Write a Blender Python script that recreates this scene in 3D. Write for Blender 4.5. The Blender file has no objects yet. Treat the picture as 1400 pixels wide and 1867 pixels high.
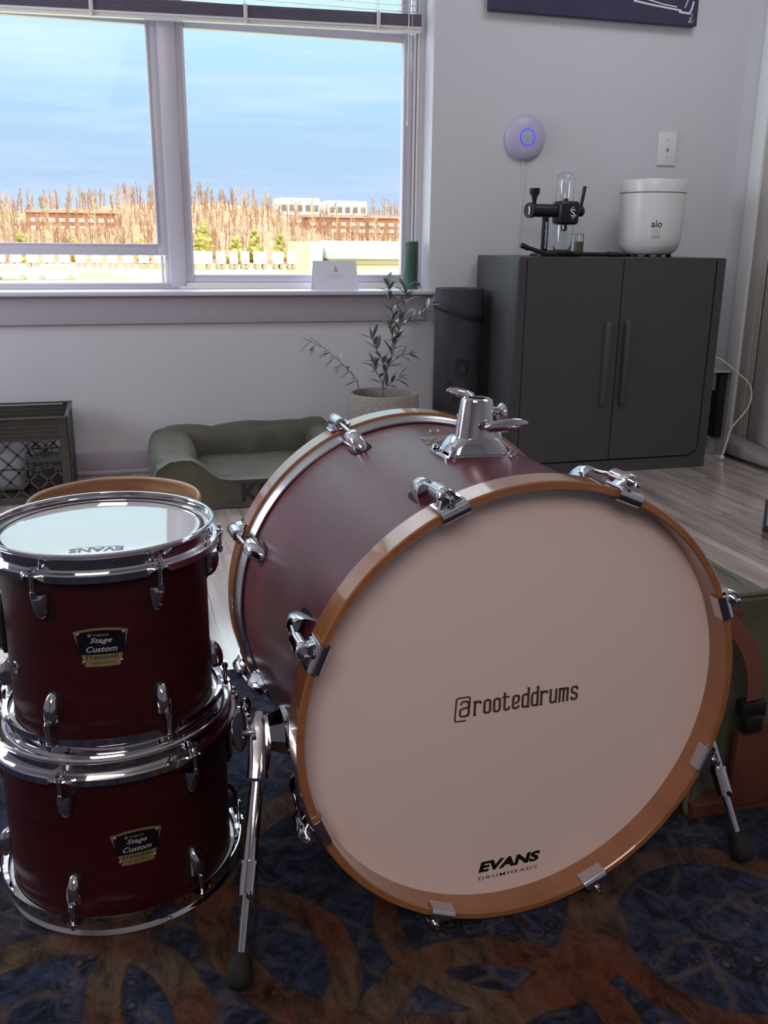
import bpy, bmesh, math, random
from mathutils import Vector, Matrix
from math import sin, cos, pi, radians as rad

S = bpy.context.scene
COL = S.collection
random.seed(7)

# ------------------------------------------------------------------ camera
def look_matrix(pitch, roll, yaw, loc):
    p, r, y = rad(pitch), rad(roll), rad(yaw)
    F = Vector((sin(y) * cos(p), cos(y) * cos(p), -sin(p)))
    ri = Vector((cos(y), -sin(y), 0)); up = ri.cross(F)
    R = ri * cos(r) + up * sin(r); U = -ri * sin(r) + up * cos(r)
    return Matrix(((R.x, U.x, -F.x, loc[0]), (R.y, U.y, -F.y, loc[1]), (R.z, U.z, -F.z, loc[2]), (0, 0, 0, 1)))
cd = bpy.data.cameras.new('camera'); cam = bpy.data.objects.new('camera', cd); COL.objects.link(cam)
cd.sensor_fit = 'HORIZONTAL'; cd.sensor_width = 36; cd.lens = 1670 / 1400 * 36
cd.clip_start = 0.02; cd.clip_end = 2000
cam.matrix_world = look_matrix(16.45, 0.62, 15.98, (0, 0, 0.86))
S.camera = cam

# ------------------------------------------------------------------ exposure
S.view_settings.view_transform = 'Standard'; S.view_settings.look = 'None'
S.view_settings.gamma = 1; S.view_settings.use_curve_mapping = False
S.view_settings.exposure = 0.0

# ------------------------------------------------------------------ sky
W = bpy.data.worlds.new('sky'); S.world = W; W.use_nodes = True
wn = W.node_tree; wn.nodes.clear()
def N(nt, t, **k):
    n = nt.nodes.new(t)
    for a, b in k.items():
        if a == 'inp':
            for i, v in b.items():
                n.inputs[i].default_value = v
        else: setattr(n, a, b)
    return n
tc = N(wn, 'ShaderNodeTexCoord'); sep = N(wn, 'ShaderNodeSeparateXYZ'); wn.links.new(tc.outputs['Generated'], sep.inputs[0])
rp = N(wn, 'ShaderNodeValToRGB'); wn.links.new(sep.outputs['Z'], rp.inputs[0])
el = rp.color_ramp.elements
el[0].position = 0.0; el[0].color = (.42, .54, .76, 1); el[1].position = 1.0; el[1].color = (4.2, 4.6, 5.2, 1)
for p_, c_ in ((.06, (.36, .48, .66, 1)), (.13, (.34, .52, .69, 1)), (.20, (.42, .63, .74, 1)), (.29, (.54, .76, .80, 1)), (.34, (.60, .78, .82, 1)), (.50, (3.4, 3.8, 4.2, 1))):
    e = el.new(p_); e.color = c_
mp = N(wn, 'ShaderNodeMapping', inp={'Scale': (1.6, 1.6, 16), 'Rotation': (0, .05, 0)}); wn.links.new(tc.outputs['Generated'], mp.inputs[0])
nz = N(wn, 'ShaderNodeTexNoise', inp={'Scale': 2.2, 'Detail': 6, 'Roughness': .6}); wn.links.new(mp.outputs[0], nz.inputs['Vector'])
r2 = N(wn, 'ShaderNodeValToRGB'); wn.links.new(nz.outputs[0], r2.inputs[0])
r2.color_ramp.elements[0].position = .45; r2.color_ramp.elements[1].position = .75
mx = N(wn, 'ShaderNodeMixRGB', inp={'Color2': (.60, .68, .74, 1)}); wn.links.new(rp.outputs[0], mx.inputs[1])
mm = N(wn, 'ShaderNodeMath', operation='MULTIPLY', inp={1: .55}); wn.links.new(r2.outputs[0], mm.inputs[0]); wn.links.new(mm.outputs[0], mx.inputs[0])
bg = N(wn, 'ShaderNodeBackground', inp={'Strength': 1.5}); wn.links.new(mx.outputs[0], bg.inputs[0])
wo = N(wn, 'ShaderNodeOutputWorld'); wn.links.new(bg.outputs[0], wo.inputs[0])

# ------------------------------------------------------------------ sun, window light and added fill lamps
def area(name, loc, target, sx, sy, power, color, portal=False):
    l = bpy.data.lights.new(name, 'AREA'); l.shape = 'RECTANGLE'; l.size = sx; l.size_y = sy; l.energy = power; l.color = color
    if portal: l.cycles.is_portal = True
    o = bpy.data.objects.new(name, l); COL.objects.link(o); o.location = loc
    o.rotation_euler = (Vector(target) - Vector(loc)).to_track_quat('-Z', 'Y').to_euler()
    return o
sl = bpy.data.lights.new('sun', 'SUN'); sl.energy = 2.2; sl.angle = .01; sl.color = (1.0, .80, .58)
so = bpy.data.objects.new('sun', sl); COL.objects.link(so)
so.rotation_euler = Vector((-.35, 1.0, -.42)).to_track_quat('-Z', 'Y').to_euler()
area('window_portal', (.4, 3.74, 1.4), (.4, 0, 1.4), 2.0, 1.5, 1, (1, 1, 1), portal=True)
area('fill_lamp_back', (1.9, 2.35, 2.55), (2.0, 2.9, 0), .6, .6, 10, (.92, .96, 1.0))  # added cool fill to brighten the right-hand wall; no fixture there
area('fill_lamp_front', (-.55, -1.3, 2.35), (.5, .9, .3), 1.6, 1.0, 35, (1.0, .84, .76))  # added warm fill behind the camera to brighten the bass drum head
area('side_window_light', (-2.25, 2.6, 1.35), (2, 3.0, .9), 1.1, 1.3, 46, (.82, .92, 1.0))

# ------------------------------------------------------------------ materials
MT = {}
def mat(name, color, rough=.5, metal=0, spec=.5, coat=0, coat_r=.05, noise=None, bump=None, ior=None, trans=0, emit=None, alpha=1, sheen=0):
    m = bpy.data.materials.new(name); m.use_nodes = True; nt = m.node_tree; b = nt.nodes['Principled BSDF']
    b.inputs['Base Color'].default_value = (*color, 1); b.inputs['Roughness'].default_value = rough; b.inputs['Metallic'].default_value = metal
    b.inputs['Specular IOR Level'].default_value = spec; b.inputs['Coat Weight'].default_value = coat; b.inputs['Coat Roughness'].default_value = coat_r
    if ior: b.inputs['IOR'].default_value = ior
    b.inputs['Transmission Weight'].default_value = trans; b.inputs['Alpha'].default_value = alpha
    if sheen: b.inputs['Sheen Weight'].default_value = sheen
    if emit: b.inputs['Emission Color'].default_value = (*emit[0], 1); b.inputs['Emission Strength'].default_value = emit[1]
    if noise:   # (scale vec, noise scale, color2, lo, hi)
        sc, s, c2, lo, hi = noise
        t = N(nt, 'ShaderNodeTexCoord'); mpn = N(nt, 'ShaderNodeMapping', inp={'Scale': sc}); nt.links.new(t.outputs['Object'], mpn.inputs[0])
        n = N(nt, 'ShaderNodeTexNoise', inp={'Scale': s, 'Detail': 6, 'Roughness': .6}); nt.links.new(mpn.outputs[0], n.inputs['Vector'])
        r = N(nt, 'ShaderNodeValToRGB'); nt.links.new(n.outputs[0], r.inputs[0])
        r.color_ramp.elements[0].position = lo; r.color_ramp.elements[1].position = hi
        r.color_ramp.elements[0].color = (*color, 1); r.color_ramp.elements[1].color = (*c2, 1)
        nt.links.new(r.outputs[0], b.inputs['Base Color'])
    if bump:    # (scale vec, noise scale, strength, distance)
        sc, s, st, di = bump
        t = N(nt, 'ShaderNodeTexCoord'); mpn = N(nt, 'ShaderNodeMapping', inp={'Scale': sc}); nt.links.new(t.outputs['Object'], mpn.inputs[0])
        n = N(nt, 'ShaderNodeTexNoise', inp={'Scale': s, 'Detail': 4}); nt.links.new(mpn.outputs[0], n.inputs['Vector'])
        bp = N(nt, 'ShaderNodeBump', inp={'Strength': st, 'Distance': di}); nt.links.new(n.outputs[0], bp.inputs['Height']); nt.links.new(bp.outputs[0], b.inputs['Normal'])
    MT[name] = m
    return m
u1 = (1, 1, 1)
mat('wall_paint', (.60, .59, .64), .65, spec=.3, bump=(u1, 180, .05, .002))
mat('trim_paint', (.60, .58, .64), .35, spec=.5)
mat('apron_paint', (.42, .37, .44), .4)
mat('casing_paint', (.74, .76, .77), .35)
mat('door_paint', (.46, .42, .40), .4)
mat('ceiling_paint', (.8, .8, .8), .8)
mat('vinyl', (.58, .55, .63), .3)
mat('vinyl_light', (.72, .70, .72), .3)
mat('chrome', (.62, .61, .66), .06, metal=1)
mat('dull_steel', (.45, .43, .46), .3, metal=1)
mat('dark_gap', (.004, .004, .005), .8)
mat('shell_red', (.125, .008, .024), .30, spec=.62, noise=((.6, 14, .6), 9, (.070, .004, .014), .35, .7), bump=((1.2, 30, 1.2), 12, .42, .0012))
mat('tom_red', (.045, .0025, .005), .45, spec=.4, noise=((.6, .6, 12), 9, (.026, .0015, .003), .35, .7), bump=((1.5, 1.5, 26), 14, .10, .0008))
mat('maple', (.35, .15, .065), .2, spec=.5, coat=1.0, noise=((1, 1, 6), 12, (.30, .115, .045), .35, .7), bump=((2, 2, 20), 18, .04, .0006))
mat('raw_wood', (.42, .24, .14), .5, noise=((1, 1, 12), 10, (.26, .13, .07), .35, .65))
mat('raw_wood_edge', (.60, .43, .30), .5)
mat('coated_head', (.84, .70, .68), .45, spec=.4)
mat('gloss_head', (.86, .90, .94), .04, spec=1.0, coat=1.0, coat_r=.02, ior=1.9)
mat('head_collar', (.72, .82, .9), .08, spec=1.0, coat=1.0, ior=1.9)
mat('ink_brown', (.085, .062, .045), .5)
mat('ink_black', (.004, .004, .004), .4)
mat('ink_grey', (.22, .24, .30), .4)
mat('ink_white', (.75, .75, .8), .5)
mat('ink_orange', (.75, .27, .08), .5)
mat('brass', (.42, .34, .17), .35, metal=.45, noise=((60, 60, 1), 6, (.26, .21, .11), .3, .7))
mat('badge_black', (.006, .006, .012), .25)
mat('silver_ink', (.50, .47, .50), .4)
mat('rubber', (.006, .0055, .0055), .75)
mat('felt', (.02, .02, .02), .9)
mat('resin_grey', (.050, .050, .053), .42, spec=.5, bump=(u1, 320, .10, .001))
mat('black_plastic', (.012, .012, .018), .35)
mat('black_metal', (.014, .014, .02), .3, metal=.3)
mat('white_plastic', (.70, .70, .72), .3)
mat('lilac_plastic', (.46, .43, .62), .4)
mat('blue_glow', (.02, .03, .5), .3, emit=((.03, .06, 1.0), 1.0))
mat('icon_grey', (.38, .38, .40), .4)
mat('glass', (.95, .97, .98), .02, ior=1.45, trans=1)
mat('candle_green', (.045, .095, .075), .35)
mat('paper', (.66, .66, .76), .6)
mat('paper_edge', (.45, .45, .55), .6)
mat('mat_grey', (.035, .033, .042), .75, noise=(u1, 60, (.045, .042, .055), .4, .6))
mat('mat_band', (.010, .010, .02), .6)
mat('concrete', (.33, .30, .27), .85, noise=(u1, 130, (.22, .19, .17), .35, .65), bump=(u1, 200, .2, .002))
mat('soil', (.03, .02, .017), .95, bump=(u1, 80, .8, .01))
mat('leaf', (.085, .105, .09), .4, noise=(u1, 20, (.16, .19, .17), .35, .65))
mat('stem', (.20, .18, .15), .7)
mat('crate_plastic', (.060, .052, .045), .4, noise=(u1, 14, (.045, .040, .037), .4, .6))
mat('bed_canvas', (.105, .103, .075), .55, spec=.4, noise=(u1, 7, (.08, .078, .060), .4, .6), bump=(u1, 9, .35, .02))
mat('bed_text', (.012, .013, .022), .6)
mat('bag_canvas', (.135, .138, .098), .5, noise=(u1, 9, (.10, .10, .07), .35, .65), bump=(u1, 11, .3, .02))
mat('bag_leather', (.115, .038, .024), .5, noise=(u1, 20, (.08, .028, .018), .4, .6))
mat('bag_web', (.17, .06, .045), .8, bump=((1, 1, 60), 12, .5, .003))
mat('bag_piping', (.15, .16, .11), .6, bump=(u1, 300, .6, .003))
mat('dark_buckle', (.012, .010, .010), .35)
mat('pc_steel', (.42, .42, .47), .4, metal=.2)
mat('pc_inner', (.20, .20, .24), .4, metal=.6)
mat('white_cable', (.66, .63, .62), .5)
mat('navy_cable', (.02, .02, .07), .5)
mat('pouch', (.22, .20, .21), .6, bump=(u1, 14, .5, .02))
mat('canvas_navy', (.035, .028, .075), .6, noise=(u1, 5, (.055, .045, .10), .4, .7))
mat('canvas_edge', (.012, .010, .03), .6)
mat('label_green', (.06, .10, .035), .5)
mat('slat', (.62, .63, .68), .35)
mat('slat_shaded', (.18, .15, .22), .5)  # darkened copy of the slat colour: shade within the raised stack painted in
mat('cord_clear', (.68, .66, .66), .4)
mat('screen_gloss', (.18, .22, .32), .08)
mat('ceil_glow', (1, .9, .8), .5, emit=((1, .85, .7), 1.5))
# outdoors
mat('grass', (.27, .30, .09), .9, noise=((1, .3, 1), .06, (.46, .39, .28), .45, .6))
mat('asphalt', (.55, .45, .36), .9)
mat('hill', (.22, .12, .055), .95, noise=((1, 1, 1.5), .3, (.33, .20, .10), .35, .65))
mat('bark', (.30, .175, .09), .9)
mat('bark_pale', (.46, .32, .20), .9)
mat('bark_red', (.31, .15, .07), .9)
mat('evergreen', (.36, .29, .07), .9, noise=(u1, .8, (.24, .22, .055), .4, .6))
mat('ev_trunk', (.16, .11, .07), .9)
mat('white_clad', (.64, .64, .58), .6)
mat('cream_clad', (.50, .46, .28), .7)
mat('brick', (.36, .15, .07), .9)
mat('shade_glass', (.15, .14, .11), .3)
mat('tan_clad', (.40, .29, .19), .8)

# window glass: thin, slightly reflecting pane
def glass_pane_mat():
    m = bpy.data.materials.new('window_glass'); m.use_nodes = True; nt = m.node_tree; nt.nodes.clear()
    o = N(nt, 'ShaderNodeOutputMaterial'); a = N(nt, 'ShaderNodeBsdfTransparent', inp={'Color': (.97, .985, .99, 1)}); g = N(nt, 'ShaderNodeBsdfGlossy', inp={'Roughness': .02})
    x = N(nt, 'ShaderNodeMixShader', inp={0: .004}); nt.links.new(a.outputs[0], x.inputs[1]); nt.links.new(g.outputs[0], x.inputs[2]); nt.links.new(x.outputs[0], o.inputs[0])
    MT['window_glass'] = m
glass_pane_mat()

def floor_mat():
    m = bpy.data.materials.new('laminate'); m.use_nodes = True; nt = m.node_tree; b = nt.nodes['Principled BSDF']; L = nt.links.new
    t = N(nt, 'ShaderNodeTexCoord'); mp_ = N(nt, 'ShaderNodeMapping', inp={'Rotation': (0, 0, rad(90))}); L(t.outputs['Object'], mp_.inputs[0])
    br = N(nt, 'ShaderNodeTexBrick', offset=.37, squash=1, inp={'Color1': (.0, .0, .0, 1), 'Color2': (1, 1, 1, 1), 'Mortar': (0, 0, 0, 1), 'Scale': 1, 'Mortar Size': .0012, 'Bias': 0, 'Brick Width': 1.25, 'Row Height': .17})
    L(mp_.outputs[0], br.inputs['Vector'])
    m2 = N(nt, 'ShaderNodeMapping', inp={'Scale': (1.0, 14, 1)}); L(mp_.outputs[0], m2.inputs[0])
    ad = N(nt, 'ShaderNodeVectorMath', operation='ADD'); L(m2.outputs[0], ad.inputs[0])
    sc = N(nt, 'ShaderNodeVectorMath', operation='SCALE', inp={'Scale': 9}); L(br.outputs['Color'], sc.inputs[0]); L(sc.outputs[0], ad.inputs[1])
    n = N(nt, 'ShaderNodeTexNoise', inp={'Scale': 1.6, 'Detail': 7, 'Roughness': .62, 'Distortion': .5}); L(ad.outputs[0], n.inputs['Vector'])
    r = N(nt, 'ShaderNodeValToRGB'); L(n.outputs[0], r.inputs[0]); r.color_ramp.elements[0].position = .32; r.color_ramp.elements[1].position = .70
    r.color_ramp.elements[0].color = (.22, .16, .14, 1); r.color_ramp.elements[1].color = (.62, .53, .50, 1)
    e = r.color_ramp.elements.new(.5); e.color = (.42, .335, .305, 1)
    mo = N(nt, 'ShaderNodeMixRGB', inp={'Color2': (.05, .035, .03, 1)}); L(r.outputs[0], mo.inputs[1]); L(br.outputs['Fac'], mo.inputs[0])
    L(mo.outputs[0], b.inputs['Base Color']); b.inputs['Roughness'].default_value = .3; b.inputs['Specular IOR Level'].default_value = .5; b.inputs['Coat Weight'].default_value = 1; b.inputs['Coat IOR'].default_value = 1.9; b.inputs['Coat Roughness'].default_value = .16
    MT['laminate'] = m
floor_mat()

def rug_mat():
    m = bpy.data.materials.new('rug_pile'); m.use_nodes = True; nt = m.node_tree; b = nt.nodes['Principled BSDF']; L = nt.links.new
    t = N(nt, 'ShaderNodeTexCoord'); P = t.outputs['Object']
    def noise(scale, detail=5, sc=u1, rough=.6, dist=0):
        mp_ = N(nt, 'ShaderNodeMapping', inp={'Scale': sc}); L(P, mp_.inputs[0])
        n = N(nt, 'ShaderNodeTexNoise', inp={'Scale': scale, 'Detail': detail, 'Roughness': rough, 'Distortion': dist}); L(mp_.outputs[0], n.inputs['Vector']); return n.outputs[0]
    def ramp(v, *st):
        r = N(nt, 'ShaderNodeValToRGB'); L(v, r.inputs[0]); E = r.color_ramp.elements
        E[0].position, E[0].color = st[0][0], (*st[0][1], 1); E[1].position, E[1].color = st[-1][0], (*st[-1][1], 1)
        for p, c in st[1:-1]: e = E.new(p); e.color = (*c, 1)
        return r.outputs[0]
    def mth(op, a, c=None, clamp=False):
        n = N(nt, 'ShaderNodeMath', operation=op); n.use_clamp = clamp
        for i, v in enumerate((a, c)):
            if v is None: continue
            if isinstance(v, (int, float)): n.inputs[i].default_value = v
            else: L(v, n.inputs[i])
        return n.outputs[0]
    def mix(f, a, c):
        n = N(nt, 'ShaderNodeMixRGB')
        for i, v in enumerate((f, a, c)):
            if isinstance(v, tuple): n.inputs[i].default_value = (*v, 1)
            elif isinstance(v, (int, float)): n.inputs[i].default_value = v
            else: L(v, n.inputs[i])
        return n.outputs[0]
    wob = N(nt, 'ShaderNodeTexNoise', inp={'Scale': 14, 'Detail': 2}); L(P, wob.inputs['Vector'])
    wv = N(nt, 'ShaderNodeVectorMath', operation='SCALE', inp={'Scale': .012}); L(wob.outputs['Color'], wv.inputs[0])
    pv = N(nt, 'ShaderNodeVectorMath', operation='ADD'); L(P, pv.inputs[0]); L(wv.outputs[0], pv.inputs[1])
    # overlapping ring bands
    best = None
    rings = [(.35, .73, .147, .024), (.32, 1.02, .253, .025), (.07, .91, .143, .022), (.70, .82, .154, .021), (.43, .93, .150, .018), (-.13, .86, .160, .024),
             (.07, .45, .19, .02), (.62, .40, .20, .02), (1.15, .75, .2, .02), (-.5, 1.1, .25, .022), (1.2, 1.3, .25, .022), (-.6, .5, .22, .02)]
    for cx, cy, R, w in rings:
        d = N(nt, 'ShaderNodeVectorMath', operation='DISTANCE', inp={1: (cx + .006, cy + .006, .006)}); L(pv.outputs[0], d.inputs[0])
        v = mth('ABSOLUTE', mth('SUBTRACT', d.outputs['Value'], R))
        v = mth('SUBTRACT', v, w)
        best = v if best is None else mth('MINIMUM', best, v)
    band = mth('MULTIPLY', best, -350, True)                      # 1 inside a band
    edge = mth('SUBTRACT', 1.0, mth('MULTIPLY', mth('ABSOLUTE', best), 260, True), True)
    # field: navy with worn blooms and dark patches
    f = ramp(noise(26, 8, rough=.75, dist=1.2), (.34, (.003, .003, .005)), (.45, (.008, .010, .022)), (.54, (.022, .032, .072)), (.64, (.040, .048, .085)), (.76, (.085, .068, .060)))
    vor = N(nt, 'ShaderNodeTexVoronoi', feature='DISTANCE_TO_EDGE', inp={'Scale': 17}); L(pv.outputs[0], vor.inputs['Vector'])
    vl = mth('SUBTRACT', 1.0, mth('MULTIPLY', vor.outputs['Distance'], 9, True), True)
    vl = mth('MULTIPLY', vl, ramp(noise(9, 3), (.42, (0, 0, 0)), (.6, (1, 1, 1))))
    f = mix(mth('MULTIPLY', vl, .55), f, (.12, .085, .07))
    v2 = N(nt, 'ShaderNodeTexVoronoi', feature='F1', inp={'Scale': 38}); L(pv.outputs[0], v2.inputs['Vector'])
    dots = ramp(v2.outputs['Distance'], (.12, (1, 1, 1)), (.2, (0, 0, 0)), (.34, (0, 0, 0)), (.40, (.5, .5, .5)), (.46, (0, 0, 0)))
    f = mix(mth('MULTIPLY', dots, ramp(noise(7, 2), (.48, (0, 0, 0)), (.6, (.7, .7, .7)))), f, (.11, .085, .075))
    # band colour: terracotta to tan with scuffed streaks
    bc = ramp(noise(5, 3), (.40, (.20, .060, .026)), (.52, (.19, .10, .058)), (.62, (.185, .13, .085)))
    sc_ = ramp(noise(30, 8, (1, .45, 1), .8, .6), (.38, (.12, .12, .12)), (.52, (.62, .62, .62)), (.68, (1.05, 1.05, 1.05)))
    ml = N(nt, 'ShaderNodeMixRGB', blend_type='MULTIPLY', inp={0: 1.0}); L(bc, ml.inputs[1]); L(sc_, ml.inputs[2])
    wear = ramp(noise(11, 6, rough=.7), (.54, (0, 0, 0)), (.74, (.7, .7, .7)))
    dk = N(nt, 'ShaderNodeMixRGB', blend_type='MULTIPLY', inp={0: 1.0, 2: (.72, .74, .80, 1)}); L(ml.outputs[0], dk.inputs[1])
    bcol = mix(wear, dk.outputs[0], f)
    c = mix(band, f, bcol)
    c = mix(mth('MULTIPLY', edge, .5), c, (.02, .016, .02))
    L(c, b.inputs['Base Color']); b.inputs['Roughness'].default_value = .9; b.inputs['Specular IOR Level'].default_value = .15; b.inputs['Sheen Weight'].default_value = .03
    bp = N(nt, 'ShaderNodeBump', inp={'Strength': .5, 'Distance': .003}); L(noise(420, 2), bp.inputs['Height']); L(bp.outputs[0], b.inputs['Normal'])
    MT['rug_pile'] = m
rug_mat()

# ------------------------------------------------------------------ helpers
ID = Matrix.Identity(4)
def mk(name, verts, faces, m, parent=None, xf=None, smooth=True, angle=35):
    me = bpy.data.meshes.new(name)
    if xf is not None: verts = [xf @ Vector(v) for v in verts]
    me.from_pydata([tuple(v) for v in verts], [], faces); me.update()
    bm = bmesh.new(); bm.from_mesh(me); bmesh.ops.recalc_face_normals(bm, faces=bm.faces); bm.to_mesh(me); bm.free()
    if smooth:
        me.polygons.foreach_set('use_smooth', [True] * len(me.polygons)); me.set_sharp_from_angle(angle=rad(angle))
    mm_ = m if isinstance(m, (list, tuple)) else [m]
    for q in mm_: me.materials.append(MT[q])
    o = bpy.data.objects.new(name, me); COL.objects.link(o)
    if parent is not None: o.parent = parent
    return o
class G:
    """gathers shapes into one mesh"""
    def __init__(s): s.v = []; s.f = []
    def add(s, vf, xf=None):
        v, f = vf; k = len(s.v)
        s.v += [(xf @ Vector(p)) if xf is not None else Vector(p) for p in v]; s.f += [tuple(i + k for i in q) for q in f]; return s
    def obj(s, name, m, parent=None, xf=None, **k): return mk(name, s.v, s.f, m, parent, xf, **k)
def box(x0, x1, y0, y1, z0, z1, bev=0, seg=2):
    bm = bmesh.new(); bmesh.ops.create_cube(bm, size=1)
    for v in bm.verts: v.co = Vector(((x0 + x1) / 2 + v.co.x * (x1 - x0), (y0 + y1) / 2 + v.co.y * (y1 - y0), (z0 + z1) / 2 + v.co.z * (z1 - z0)))
    if bev: bmesh.ops.bevel(bm, geom=bm.edges[:], offset=bev, segments=seg, affect='EDGES', profile=.5)
    r = bmvf(bm); bm.free(); return r
def bmvf(bm):
    bm.verts.ensure_lookup_table(); bm.verts.index_update()
    return [v.co.copy() for v in bm.verts], [tuple(v.index for v in f.verts) for f in bm.faces]
def lathe(prof, n=96, closed=False, a0=0, a1=2 * pi):
    """profile [(r,z)] about z"""
    full = abs(a1 - a0 - 2 * pi) < 1e-6; k = n if full else n + 1; v = []; f = []
    for i in range(k):
        a = a0 + (a1 - a0) * i / n
        for r, z in prof: v.append((r * cos(a), r * sin(a), z))
    m = len(prof)
    for i in range(n):
        j = (i + 1) % k
        for q in range(m if closed else m - 1):
            q2 = (q + 1) % m; f.append((i * m + q, j * m + q, j * m + q2, i * m + q2))
    return v, f
def disc(r, z, n=96): return [(r * cos(2 * pi * i / n), r * sin(2 * pi * i / n), z) for i in range(n)], [tuple(range(n))]
def frame_at(p, d, up=Vector((0, 0, 1))):
    d = Vector(d).normalized(); a = up.cross(d)
    if a.length < 1e-4: a = Vector((1, 0, 0)).cross(d)
    a.normalize(); b = d.cross(a)
    return Matrix(((a.x, b.x, d.x, p[0]), (a.y, b.y, d.y, p[1]), (a.z, b.z, d.z, p[2]), (0, 0, 0, 1)))
def cyl(p0, p1, r0, r1=None, n=20):
    r1 = r0 if r1 is None else r1; p0 = Vector(p0); p1 = Vector(p1); M = frame_at(p0, p1 - p0); L_ = (p1 - p0).length; v = []
    for r, z in ((r0, 0), (r1, L_)): v += [M @ Vector((r * cos(2 * pi * i / n), r * sin(2 * pi * i / n), z)) for i in range(n)]
    f = [(i, (i + 1) % n, n + (i + 1) % n, n + i) for i in range(n)] + [tuple(range(n))[::-1], tuple(range(n, 2 * n))]
    return v, f
def tube(pts, r, n=10, cap=True):
    pts = [Vector(p) for p in pts]; rs = r if isinstance(r, (list, tuple)) else [r] * len(pts); v = []; f = []
    up = Vector((0, 0, 1))
    prev = None
    for i, p in enumerate(pts):
        d = (pts[min(i + 1, len(pts) - 1)] - pts[max(i - 1, 0)]).normalized()
        if prev is None:
            a = up.cross(d)
            if a.length < 1e-3: a = Vector((1, 0, 0))
        else: a = prev - d * prev.dot(d)
        a.normalize(); prev = a; b = d.cross(a)
        v += [p + (a * cos(2 * pi * q / n) + b * sin(2 * pi * q / n)) * rs[i] for q in range(n)]
    for i in range(len(pts) - 1):
        for q in range(n): f.append((i * n + q, i * n + (q + 1) % n, (i + 1) * n + (q + 1) % n, (i + 1) * n + q))
    if cap: f.append(tuple(range(n))[::-1]); f.append(tuple((len(pts) - 1) * n + q for q in range(n)))
    return v, f
def smooth_path(pts, k=6):
    pts = [Vector(p) for p in pts]; out = []
    for i in range(len(pts) - 1):
        a = pts[max(i - 1, 0)]; b = pts[i]; c = pts[i + 1]; d = pts[min(i + 2, len(pts) - 1)]
        for j in range(k):
            t = j / k
            out.append(.5 * ((2 * b) + (c - a) * t + (2 * a - 5 * b + 4 * c - d) * t * t + (3 * b - a - 3 * c + d) * t ** 3))
    out.append(pts[-1]); return out
def prism(outline, z0, z1):
    n = len(outline); v = [(x, y, z0) for x, y in outline] + [(x, y, z1) for x, y in outline]
    return v, [tuple(range(n))[::-1], tuple(range(n, 2 * n))] + [(i, (i + 1) % n, n + (i + 1) % n, n + i) for i in range(n)]
def loft(rings, cap=True):
    n = len(rings[0]); v = [p for r in rings for p in r]; f = []
    for i in range(len(rings) - 1):
        for q in range(n): f.append((i * n + q, i * n + (q + 1) % n, (i + 1) * n + (q + 1) % n, (i + 1) * n + q))
    if cap: f.append(tuple(range(n))[::-1]); f.append(tuple((len(rings) - 1) * n + q for q in range(n)))
    return v, f
def ball(c, rx, ry=None, rz=None, u=16, w=10):
    ry = ry or rx; rz = rz or rx; bm = bmesh.new(); bmesh.ops.create_uvsphere(bm, u_segments=u, v_segments=w, radius=1)
    for p in bm.verts: p.co = Vector((c[0] + p.co.x * rx, c[1] + p.co.y * ry, c[2] + p.co.z * rz))
    r = bmvf(bm); bm.free(); return r
def rrect(w, h, r, n=6):
    o = []
    for cx, cy, a in ((w / 2 - r, h / 2 - r, 0), (-w / 2 + r, h / 2 - r, 90), (-w / 2 + r, -h / 2 + r, 180), (w / 2 - r, -h / 2 + r, 270)):
        for i in range(n + 1): t = rad(a + 90 * i / n); o.append((cx + r * cos(t), cy + r * sin(t)))
    return o
def text(name, s, m, parent, xf, width, height, shear=0, bold=0, spacing=1, extr=.0002, bend=None):
    """lettering fitted into width x height, centred at the frame xf (x right, y up, z out)"""
    cu = bpy.data.curves.new('t', 'FONT'); cu.body = s; cu.shear = shear; cu.offset = bold; cu.space_character = spacing; cu.align_x = 'CENTER'; cu.resolution_u = 3; cu.extrude = 0
    to = bpy.data.objects.new('t', cu); COL.objects.link(to); dg = bpy.context.evaluated_depsgraph_get(); dg.update()
    me = bpy.data.meshes.new_from_object(to.evaluated_get(dg)); bpy.data.objects.remove(to); bpy.data.curves.remove(cu)
    vs = [v.co.copy() for v in me.vertices]; fs = [tuple(p.vertices) for p in me.polygons]; bpy.data.meshes.remove(me)
    x0 = min(v.x for v in vs); x1 = max(v.x for v in vs); y0 = min(v.y for v in vs); y1 = max(v.y for v in vs)
    out = []
    for v in vs:
        x = (v.x - (x0 + x1) / 2) / (x1 - x0) * width; y = (v.y - (y0 + y1) / 2) / (y1 - y0) * height; z = extr
        if bend: x, z = (bend + z) * sin(x / bend), (bend + z) * cos(x / bend) - bend
        out.append(Vector((x, y, z)))
    return mk(name, out, fs, m, parent, xf, smooth=False)
def root(name, label, cat, loc=(0, 0, 0), group=None, rz=0):
    o = bpy.data.objects.new(name, None); COL.objects.link(o); o.location = loc; o.rotation_euler = (0, 0, rz); o.empty_display_size = .05
    return tag(o, label, cat, group)
def tag(o, label, cat, group=None, kind=None):
    o['label'] = label; o['category'] = cat
    if group: o['group'] = group
    if kind: o['kind'] = kind
    return o
def struct(o): o['kind'] = 'structure'; return o
def T(x, y, z): return Matrix.Translation((x, y, z))
def RZ(a): return Matrix.Rotation(a, 4, 'Z')
def RX(a): return Matrix.Rotation(a, 4, 'X')
def RY(a): return Matrix.Rotation(a, 4, 'Y')
def wall_frame(x, y, z):  # lettering frame on a face that looks towards -Y
    return Matrix(((1, 0, 0, x), (0, 0, -1, y), (0, 1, 0, z), (0, 0, 0, 1)))

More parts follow.
